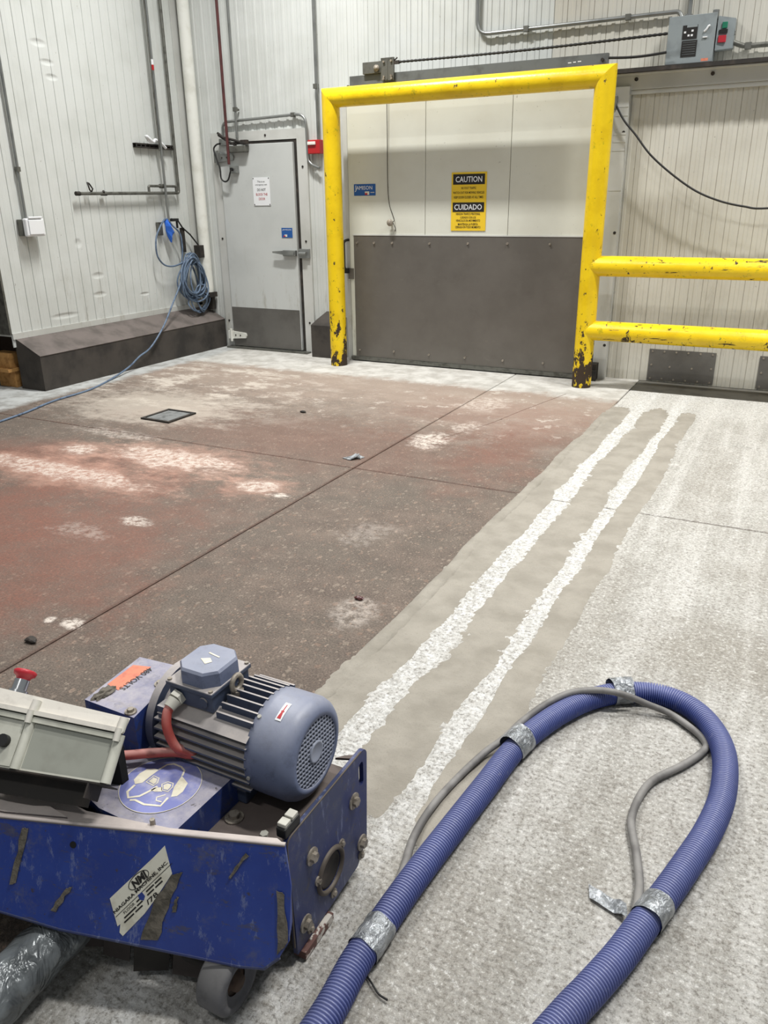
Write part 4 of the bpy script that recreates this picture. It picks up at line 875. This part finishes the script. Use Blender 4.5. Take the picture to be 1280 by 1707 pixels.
# ---- deck on top of the chassis and what is under it
dk = obj('deck', MB().prism([onp(far, -.004), onp(TR, -.004), (-.815, 1.048, .394), (-1.04, .968, .394), (-1.25, .93, .386), (-1.7, .95, .386)], (0, 0, -.006)), 'deck', mc)
obj('chassis', MB().prism([(-1.72, .80, .36), (-1.05, .97, .36), (-1.035, 1.058, .36), (-1.30, 1.058, .36), (-1.72, 1.055, .36)], (0, 0, -.30)), 'dark', mc)
obj('chassis', MB().box(-1.035, -.82, 1.0, 1.058, .08, .28), 'dark', mc)
for k, (x, y, w_, z0, z1, an) in enumerate(((-1.03, .905, .09, .03, .16, .3), (-1.12, .875, .08, .02, .16, .5), (-1.20, .865, .07, .04, .17, .2), (-1.15, .93, .22, .03, .12, .3), (-1.27, .845, .10, .05, .18, .45), (-1.06, .93, .10, .0, .10, .6))):
    obj('skirt_plate', MB().obox((x, y, z0), (w_*math.cos(an), w_*math.sin(an), 0), (-.006, .008, 0), (.0, .03, z1-z0)), 'dark' if k % 2 else 'base2', mc)
obj('axle', MB().cyl((-1.30, .935, .072), (-.86, .935, .072), .014, 12), 'dark', mc)
obj('drain_bar', MB().obox((-1.34, .83, .10), (.18, .075, -.02), (-.01, .025, 0), (0, 0, .03)), 'dark', mc)
# ---- wheel
wh = obj('wheel', MB().lathe((-.925, .93, .072), (1, 0, 0), [(0, .03), (0, .062), (.008, .071), (.062, .071), (.07, .063), (.071, .05), (.064, .046), (.06, .03)], 36), 'tire', mc)
obj('wheel_hub', MB().lathe((-.925, .93, .072), (1, 0, 0), [(.058, .047), (.056, .02), (.07, .018), (.071, 0)], 24), 'hubrust', wh)
# ---- top cover with the mandatory-protection sign
tc = obj('top_cover', MB().prism([(-1.2330, 0.9499, .385), (-1.0568, 0.9452, .385), (-1.0312, 0.9563, .385), (-1.0241, 1.1962, .385), (-1.2043, 1.1992, .385), (-1.3596, 1.1881, .385), (-1.4573, 1.1132, .385), (-1.4168, 1.0019, .385)], (0, 0, -.09)), 'bluedust', mc)
ZS = .3856
def disc(cx, cy, r, z, n=40): return [(cx+r*math.cos(2*PI*i/n), cy+r*math.sin(2*PI*i/n), z) for i in range(n)]
ms = flat('protection_sign', disc(-1.161, 1.0716, .094, ZS), .0006, 'sticker', tc, (0, 0, 1), 'worn round blue sticker showing a masked head with ear muffs')
obj('sign_border', MB().holed(disc(-1.161, 1.0716, .0952, ZS+.0007), [list(reversed(disc(-1.161, 1.0716, .0937, ZS+.0007)))], (0, 0, .0004)), 'cream', tc)
def pict(pts): return flat('pictogram', [(x, y, ZS+.0008) for x, y in pts], .0005, 'cream', tc, (0, 0, 1))
pict([(-1.2288, 1.0548), (-1.2321, 1.0767), (-1.2273, 1.0970), (-1.2120, 1.1062), (-1.1995, 1.1079), (-1.2020, 1.0799), (-1.2031, 1.0561), (-1.2153, 1.0443)])
pict([(-1.1358, 1.1160), (-1.1056, 1.1020), (-1.0972, 1.0752), (-1.0995, 1.0575), (-1.1102, 1.0494), (-1.1261, 1.0775)])
def pstroke(pts, r=.0022):
    return obj('pictogram', MB().tube([(x, y, ZS+.0002) for x, y in pts], r, 4), 'cream', tc)
def ribbon(pts, w_, closed=False):
    P = [Vector((x, y, ZS+.0008)) for x, y in pts]; N = len(P); L_ = []; R_ = []
    for i in range(N):
        d = (P[(i+1) % N]-P[i-1]) if closed else (P[min(i+1, N-1)]-P[max(0, i-1)])
        n_ = Vector((-d.y, d.x, 0)).normalized()*w_/2; L_.append(P[i]+n_); R_.append(P[i]-n_)
    mb = MB(); vs = L_+R_; fs = [(N+i, N+(i+1) % N, (i+1) % N, i) for i in range(N if closed else N-1)]
    vs2 = [v+Vector((0, 0, .0005)) for v in vs]; mb.add(vs2, fs); mb.add(vs, [tuple(reversed(f)) for f in fs])
    return obj('pictogram', mb, 'cream', tc)
ribbon([(-1.2004, 1.1089), (-1.1947, 1.1315), (-1.1818, 1.1409), (-1.1581, 1.1406), (-1.1425, 1.1333), (-1.1349, 1.1164)], .0045)
ribbon([(-1.1970, 1.0620), (-1.1958, 1.0859), (-1.1791, 1.0855), (-1.1714, 1.0719), (-1.1721, 1.0602)], .003, True)
ribbon([(-1.1583, 1.0728), (-1.1510, 1.0851), (-1.1364, 1.0866), (-1.1293, 1.0760), (-1.1284, 1.0596), (-1.1443, 1.0572)], .003, True)
pict([(-1.1931, 1.0665), (-1.1921, 1.0817), (-1.1809, 1.0817), (-1.1748, 1.0715), (-1.1754, 1.0634)]); pict([(-1.1526, 1.0715), (-1.1485, 1.0807), (-1.1374, 1.0817), (-1.1333, 1.0736), (-1.1323, 1.0634), (-1.1435, 1.0614)])
ribbon([(-1.2134, 1.0424), (-1.2126, 1.0175), (-1.1966, 1.0034), (-1.1770, 1.0187), (-1.1676, 1.0428), (-1.1625, 1.0622)], .006)
ribbon([(-1.1875, 0.9988), (-1.1774, 1.0048), (-1.1486, 1.0031), (-1.1118, 1.0162), (-1.1147, 1.0443)], .0055)
pict([(-1.1678, 1.0454), (-1.1652, 1.0551), (-1.1512, 1.0650), (-1.1408, 1.0533), (-1.1564, 1.0455)])
ribbon([(-1.1262, 1.0493), (-1.1389, 1.0331), (-1.1323, 1.0250), (-1.1181, 1.0270)], .003)
obj('cover_bolt', MB().cyl((-1.0828, 0.9614, .385), (-1.0828, 0.9614, .406), .006, 6), 'bolt', tc)
# loose dusty plate with a notch lying on the deck
obj('notched_plate', MB().prism([(-1.56, .80, .388), (-1.40, .838, .388), (-1.262, .888, .388), (-1.325, .895, .388), (-1.36, .878, .388), (-1.41, .865, .388), (-1.56, .84, .388)], (0, 0, .010)), 'deck', mc)

# ---- electric motor
MY, MZ = 1.278, .44
mt = obj('motor_body', MB().cyl((-1.255, MY, MZ), (-.965, MY, MZ), .104, 40).box(-1.22, -1.0, MY-.10, MY+.10, .305, .345, .004).box(-1.235, -1.20, MY-.115, MY-.02, MZ+.045, MZ+.085), 'motord', mc)
obj('motor_flange', MB().cyl((-1.272, MY, MZ), (-1.250, MY, MZ), .128, 40), 'motord', mc)
fz = obj('cooling_fin', MB().box(-1.245, -.97, MY-.129, MY-.08, MZ-.0025, MZ+.0025), 'motord', mt)
for k in (-3, -2, -1, 1, 2): inst('cooling_fin', fz, mt, (-1.1075, MY-.1045+abs(k)*.004, MZ+k*.024))
for k in (-3, -2, -1, 0, 1, 2): inst('cooling_fin', fz, mt, (-1.1075, MY+.1045-abs(k)*.004, MZ+k*.024))
ft = obj('cooling_fin', MB().box(-1.075, -.97, MY-.0025, MY+.0025, MZ+.08, MZ+.129), 'motord', mt)
for k in (-4, -3, -2, -1, 1, 2, 3, 4): inst('cooling_fin', ft, mt, (-1.0225, MY+k*.0215, MZ+.1045-.0035*k*k*.5))
obj('side_pad', MB().prism([(-1.235, MY-.118, MZ+.066), (-.97, MY-.118, MZ+.066), (-.97, MY-.062, MZ+.098), (-1.235, MY-.062, MZ+.098)], (0, .012, -.014)), 'motord', mt)
fc = obj('fan_cowl', MB().lathe((-.975, MY, MZ), (1, 0, 0), [(0, .122), (0, .127), (.02, .1275), (.085, .127), (.100, .122), (.112, .112), (.118, .100), (.119, .0885), (.113, .0875)], 56), 'motor', mc)
gm = MB(); gx = -.975+.114
for k in range(-7, 8):
    a = k*.0121; L_ = math.sqrt(max(0, .0885**2-a*a))
    gm.box(gx-.002, gx+.002, MY+a-.0013, MY+a+.0013, MZ-L_, MZ+L_); gm.box(gx-.0015, gx+.0025, MY-L_, MY+L_, MZ+a-.0012, MZ+a+.0012)
gm.lathe((gx, MY, MZ), (1, 0, 0), [(-.002, .028), (.004, .028), (.005, .024), (.003, .021), (.003, 0)], 28)
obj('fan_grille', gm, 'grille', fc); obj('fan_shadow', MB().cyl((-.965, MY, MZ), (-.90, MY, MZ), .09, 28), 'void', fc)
# rotation arrow label wrapped on the cowl
def oncowl(x, th_, r=.1282): return (x, MY-r*math.sin(th_), MZ+r*math.cos(th_))
lab = MB()
n_ = 8; x0, x1 = -.925, -.909; t0, t1 = .12, .52
vs = [oncowl(x, t0+(t1-t0)*i/n_, r) for r in (.1276, .1286) for x in (x0, x1) for i in range(n_+1)]; m_ = n_+1
fs = [(2*m_+i, 2*m_+i+1, 3*m_+i+1, 3*m_+i) for i in range(n_)]+[(i, m_+i, m_+i+1, i+1) for i in range(n_)]
lab.add(vs, fs); obj('arrow_label', lab, 'white', fc)
ar = MB(); cx_ = (x0+x1)/2
pts = [(0, -.0015), (.3, -.0015), (.3, -.005), (.38, -.005)]
vs = []; ns = 16
for i in range(ns+1):
    f = i/ns; t = t0+.05+(t1-t0-.09)*f; w_ = .0012+.0008*f if f < .5 else (.0022+.003*(f-.5)/.5 if f > .52 else .0048)
    vs += [oncowl(cx_+sg_*w_, t, .1291) for sg_ in (-1, 1)]
ar.add(vs, [(2*i, 2*i+1, 2*i+3, 2*i+2) for i in range(ns)]); obj('arrow_print', ar, 'redink', fc)
for t in (.55, 1.75): obj('screw', MB().cyl(oncowl(-.965, t, .127), oncowl(-.965, t, .1305), .005, 8), 'gland', fc)
tb = obj('terminal_box', MB().box(-1.215, -1.085, 1.19, 1.335, .53, .582, .004).box(-1.22, -1.08, 1.185, 1.34, .575, .588, .003), 'motord', mc)
cx0, cx1, cy0, cy1, ch = -1.205, -1.083, 1.195, 1.325, .03
oct_ = lambda g_, z: [(cx0+ch, cy0+g_, z), (cx1-ch, cy0+g_, z), (cx1-g_, cy0+ch, z), (cx1-g_, cy1-ch, z), (cx1-ch, cy1-g_, z), (cx0+ch, cy1-g_, z), (cx0+g_, cy1-ch, z), (cx0+g_, cy0+ch, z)]
vs = oct_(0, .588)+oct_(.001, .622)+oct_(.006, .628)
lm = MB().add(vs, [(8*j+i, 8*j+(i+1) % 8, 8*(j+1)+(i+1) % 8, 8*(j+1)+i) for j in range(2) for i in range(8)]+[list(range(16, 24))])
tl = obj('terminal_lid', lm, 'motor', tb)
flat('torn_sticker', [(-1.16, 1.25, .6285), (-1.135, 1.235, .6285), (-1.125, 1.25, .6285), (-1.14, 1.262, .6285)], .0006, 'cream', tb, (0, 0, 1)); flat('torn_sticker', [(-1.158, 1.278, .6285), (-1.122, 1.272, .6285), (-1.122, 1.276, .6285), (-1.158, 1.283, .6285)], .0006, 'cream', tb, (0, 0, 1))
for x, y in ((-1.212, 1.193), (-1.088, 1.193), (-1.088, 1.332), (-1.212, 1.332)): obj('screw', MB().cyl((x, y, .588), (x, y, .592), .0055, 8), 'bolt', tb)
obj('gland_plug', MB().cyl((-1.11, 1.19, .555), (-1.11, 1.186, .555), .013, 16), 'motord', tb)
cg = obj('cable_gland', MB().cyl((-1.185, 1.19, .552), (-1.186, 1.175, .548), .021, 6, smooth=False).cyl((-1.186, 1.175, .548), (-1.188, 1.155, .538), .0175, 16, r1=.014), 'gland', tb)
obj('lifting_eye', MB().tube([(-1.066, 1.262+.018*math.cos(t*PI/8), .580+.02*math.sin(t*PI/8)) for t in range(16)], .0065, 8, True).cyl((-1.066, 1.262, .54), (-1.066, 1.262, .562), .016, 14), 'bolt', mc)
obj('red_cable', MB().tube(spline([(-1.187, 1.165, .543), (-1.190, 1.150, .528), (-1.186, 1.138, .50), (-1.178, 1.138, .465), (-1.165, 1.142, .44), (-1.148, 1.158, .424), (-1.138, 1.164, .416), (-1.150, 1.160, .413), (-1.185, 1.150, .414), (-1.235, 1.118, .416), (-1.290, 1.075, .42), (-1.34, 1.03, .44)], 8), .0115, 12), 'redcable', mc)
# ---- belt guard
gd = obj('belt_guard', MB().prism([(-1.443, 1.127, .5), (-1.461, 1.339, .5), (-1.333, 1.351, .5), (-1.313, 1.327, .5), (-1.277, 1.125, .5)], (0, 0, -.16)), 'bluedust', mc)
flat('voltage_label', [(-1.447, 1.30, .5004), (-1.397, 1.314, .5004), (-1.396, 1.194, .5004), (-1.441, 1.201, .5004)], .0006, 'orange', gd, (0, 0, 1), 'faded orange voltage label')
text('lettering', '480 VOLTS', (-1.401, 1.308, .5012), (.0, -.108, 0), (.019, .0, 0), 'ink', gd, .0, .0003)
for x, y in ((-1.30, 1.139), (-1.318, 1.262)): hexbolt(gd, (x, y, .5), (0, 0, 1), .0085)
bm = bmesh.new(); bmesh.ops.create_icosphere(bm, subdivisions=3, radius=1); cm = MB()
for v in bm.verts:
    n_ = 1+.5*mnoise.noise(v.co*2.2); v.co = Vector((-1.418+v.co.x*.017*n_, 1.168+v.co.y*.034*n_, .5+max(0, v.co.z)*.012*n_))
bm.verts.index_update(); cm.add([v.co[:] for v in bm.verts], [[v.index for v in f.verts] for f in bm.faces]); bm.free(); obj('dried_glob', cm, 'tapegrime', gd)

# ---- tilted control box on its bracket
O = Vector((-1.3884, .8657, .5)); A = Vector((.9678, .2516, 0)); U = Vector((-.0877, .7527, .6525)).normalized(); N = A.cross(U).normalized()
U = N.cross(A).normalized()                                  # right handed frame, N faces the operator
Wd, Hh, Dp = .236, .116, .08
T = (A-U*.055).normalized()                                   # the top runs down a little to the right
TP = O+U*Hh                                                   # seam above the left pillar
DR = .055                                                     # draft of the right end
def hexa(name, bl, br, tr_, tl_, dep, mat, par, d=DR):
    """front quad bl, br, tr_, tl_ going back along -N with the right end drawn in"""
    F = [Vector(p) for p in (bl, br, tr_, tl_)]; B = [p-N*dep for p in F]; B[1] = B[1]-A*d*dep/.08; B[2] = B[2]-A*d*dep/.08
    return obj(name, MB().add(F+B, [(0, 1, 2, 3), (7, 6, 5, 4), (1, 5, 6, 2), (0, 3, 7, 4), (3, 2, 6, 7), (0, 4, 5, 1)]), mat, par)
cb = hexa('control_box', O-A*.26-N*.006, O+A*Wd-N*.006, TP+T*Wd-N*.006, TP-T*.26-N*.006, Dp, 'cbox', mc)
hexa('face_panel', O+A*.02+U*.004-N*.006, O+A*(Wd-.02)+U*.004-N*.006, TP+T*(Wd-.02)-U*.014-N*.004, TP+T*.02-U*.014-N*.004, .003, 'cface', cb, 0)
hexa('face_panel', O-A*.24+U*.004-N*.004, O-A*.008+U*.004-N*.004, TP-T*.008-U*.014-N*.003, TP-T*.24-U*.014-N*.003, .003, 'cbox', cb, 0)
for s_ in (.006, Wd-.008):
    obj('corner_pillar', MB().tube([O+A*s_-N*.006, TP+T*s_-N*.006], .0115, 12), 'cbox', cb)
hexa('seam', TP-T*.26-N*.002, TP+T*Wd-N*.002, TP+T*Wd+U*.003-N*.002, TP-T*.26+U*.003-N*.002, Dp, 'ink', cb)
hexa('box_rim', TP-T*.26-U*.012+N*.004, TP+T*(Wd+.002)-U*.012+N*.004, TP+T*(Wd+.002)+N*.004, TP-T*.26+N*.004, .02, 'cbox', cb)
LT = TP+U*.003
hexa('lid', LT-T*.26+N*.004, LT+T*(Wd+.004)+N*.004, LT+T*(Wd+.004)+U*.036-N*.006, LT-T*.26+U*.050-N*.006, Dp+.002, 'lidw', cb)
hexa('lid_rim', LT-T*.26+N*.009, LT+T*(Wd+.004)+N*.009, LT+T*(Wd+.004)+U*.010+N*.009, LT-T*.26+U*.010+N*.009, .02, 'lidw', cb)
for s_ in (.006, Wd-.006):
    q_ = TP+T*s_
    obj('screw_tab', MB().tube([q_-U*.016+N*.008, q_+U*.012+N*.010], .0075, 10).tube([q_+U*.006+N*.003, q_+U*.036+N*.001], .0105, 10), 'lidw', cb)
obj('side_knob', MB().cyl(O-A*.040+U*.055-N*.004, O-A*.040+U*.055+N*.010, .014, 16), 'black', cb)
Ec = LT-T*.075+U*.045-N*.035
obj('stop_collar', MB().cyl(Ec, Ec+U*.032, .018, 18).cyl(Ec, Ec+U*.006, .023, 18), 'chrome', cb)
obj('stop_button', MB().lathe(Ec+U*.03, U, [(0, .014), (.010, .018), (.014, .025), (.022, .027), (.025, .023), (.026, 0)], 24), 'redb', cb)
# bracket tray and post below the box
obj('box_bracket', MB().obox(O-A*.26-U*.004-N*.07, A*(Wd+.25), U*.003, N*.07).obox(O-A*.2-U*.05-N*.06, A*(Wd+.14), U*.046, N*.004).obox(O+A*.19-U*.035-N*.06, A*.004, U*.032, N*.06), 'dark', mc)
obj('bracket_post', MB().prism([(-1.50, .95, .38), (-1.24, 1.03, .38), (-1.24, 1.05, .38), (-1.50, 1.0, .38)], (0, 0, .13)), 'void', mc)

# ================================================================== VACUUM HOSE, CABLE, TAPED OUTLET
HR = .0375
hp = [(-.700, .62), (-.675, .80), (-.666, .979), (-.672, 1.107), (-.668, 1.188), (-.662, 1.302), (-.653, 1.422), (-.635, 1.596), (-.613, 1.801), (-.59, 2.008), (-.542, 2.177), (-.478, 2.318), (-.416, 2.404), (-.341, 2.469), (-.242, 2.506), (-.149, 2.489), (-.075, 2.428), (-.018, 2.326), (.009, 2.211), (.015, 2.053), (-.005, 1.9), (-.04, 1.753), (-.073, 1.629), (-.096, 1.554), (-.137, 1.408), (-.178, 1.291), (-.209, 1.21), (-.27, 1.03), (-.34, .80), (-.40, .6)]
path = spline([(x, y, HR-.004) for x, y in hp], 24)
# resample evenly, one rib every 7.6 mm
cum = [0]
for i in range(1, len(path)): cum.append(cum[-1]+(path[i]-path[i-1]).length)
def at_len(s_):
    lo, hi = 0, len(cum)-1
    while hi-lo > 1:
        m_ = (lo+hi)//2
        if cum[m_] <= s_: lo = m_
        else: hi = m_
    t = (s_-cum[lo])/max(1e-9, cum[hi]-cum[lo]); return path[lo].lerp(path[hi], min(1, max(0, t)))
PITCH = .0085
nr = int(cum[-1]/PITCH); pts = []; rad = []
for k in range(nr):
    for f, r_ in ((0, HR-.0085), (.14, HR-.0012), (.40, HR), (.68, HR-.0010), (.82, HR-.0085)): pts.append(at_len((k+f)*PITCH)); rad.append(r_)
vh = thing('vacuum_hose', (-.3, 1.8, 0), 'ribbed blue vacuum hose curved in a loop on the pale milled floor', 'hose')
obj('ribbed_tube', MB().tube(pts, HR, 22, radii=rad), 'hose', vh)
def near_len(x, y): return cum[min(range(len(path)), key=lambda i: (path[i].x-x)**2+(path[i].y-y)**2)]
def band(x, y, ln, seed, extra=.0):
    s0 = near_len(x, y)-ln/2; rr = random.Random(seed); seg = 28; n = 14; vs = []; up = Vector((0, 0, 1))
    for i in range(n+1):
        p = at_len(s0+ln*i/n); d = (at_len(s0+ln*i/n+.01)-at_len(s0+ln*i/n-.01)).normalized(); b = d.cross(up).normalized(); u = b.cross(d)
        for k in range(seg):
            a = 2*PI*k/seg; o = u*math.sin(a)+b*math.cos(a)
            r_ = HR+.0022+extra*max(0, math.sin(a))*max(0, math.cos(a-2.6))+.0016*mnoise.noise(Vector((a*2, i*.5, seed)))
            q_ = p+o*r_+d*(.005*mnoise.noise(Vector((a*1.5, seed, 0))) if i in (0, n) else 0)
            if q_.z < .0012: q_.z = .0012
            vs.append(q_)
    return obj('tape_wrap', MB().add(vs, [(i*seg+k, i*seg+(k+1) % seg, (i+1)*seg+(k+1) % seg, (i+1)*seg+k) for i in range(n) for k in range(seg)], True), 'tape', vh)
band(-.668, 1.188, .085, 1); band(-.588, 2.02, .085, 2, .02); band(-.355, 2.46, .075, 3, .02); band(-.094, 1.56, .07, 4, .012)
flp = []
for i in range(7):
    for j in range(4):
        flp.append((-.245+.10*i/6-.004*j, 1.562-.03*i/6+.014*j, .004+.006*abs(mnoise.noise(Vector((i*.7, j*.9, 3))))+(.012 if i > 4 else 0)))
obj('tape_flap', MB().add(flp, [(i*4+j, (i+1)*4+j, (i+1)*4+j+1, i*4+j+1) for i in range(6) for j in range(3)], True), 'tape', vh)
band2 = None
cp_ = [(-.690, 1.34, .012), (-.702, 1.424, .013), (-.726, 1.541, .013), (-.729, 1.67, .013), (-.711, 1.808, .013), (-.677, 1.949, .02), (-.638, 2.02, .04), (-.608, 2.125, .05), (-.560, 2.245, .06), (-.500, 2.325, .072), (-.415, 2.372, .079), (-.335, 2.402, .066), (-.255, 2.425, .036), (-.185, 2.435, .016), (-.106, 2.385, .013), (-.062, 2.335, .013), (-.058, 2.287, .013), (-.105, 2.187, .013), (-.176, 2.075, .013), (-.201, 1.976, .013), (-.202, 1.867, .013), (-.169, 1.761, .013), (-.142, 1.663, .014), (-.132, 1.585, .03), (-.130, 1.54, .03)]
obj('power_cable', MB().tube(spline(cp_, 8), .0115, 12), 'cable', None, 'dusty grey power cable taped along the blue vacuum hose', 'cable')
# silver tape-wrapped outlet hose behind the machine
ax0, ax1 = Vector((-1.30, .56, .075)), Vector((-1.275, .905, .115)); d = (ax1-ax0).normalized(); b = d.cross(Vector((0, 0, 1))).normalized(); u = b.cross(d); vs = []; seg = 36; n = 40
for i in range(n+1):
    t = i/n; p = ax0.lerp(ax1, t)
    for k in range(seg):
        a = 2*PI*k/seg
        r_ = .064-.006*t+.007*mnoise.noise(Vector((math.cos(a)*1.6, math.sin(a)*1.6, t*5)))+.0025*mnoise.noise(Vector((math.cos(a)*3, math.sin(a)*3, t*10)))
        q_ = p+(u*math.sin(a)+b*math.cos(a))*r_; q_.z = max(q_.z, .001); vs.append(q_)
obj('taped_outlet_hose', MB().add(vs, [(i*seg+k, i*seg+(k+1) % seg, (i+1)*seg+(k+1) % seg, (i+1)*seg+k) for i in range(n) for k in range(seg)], True).add(vs, [list(range(seg-1, -1, -1)), list(range(n*seg, (n+1)*seg))]), 'wrap', None, 'fat hose wrapped in wrinkled silver tape leading under the machine', 'hose')
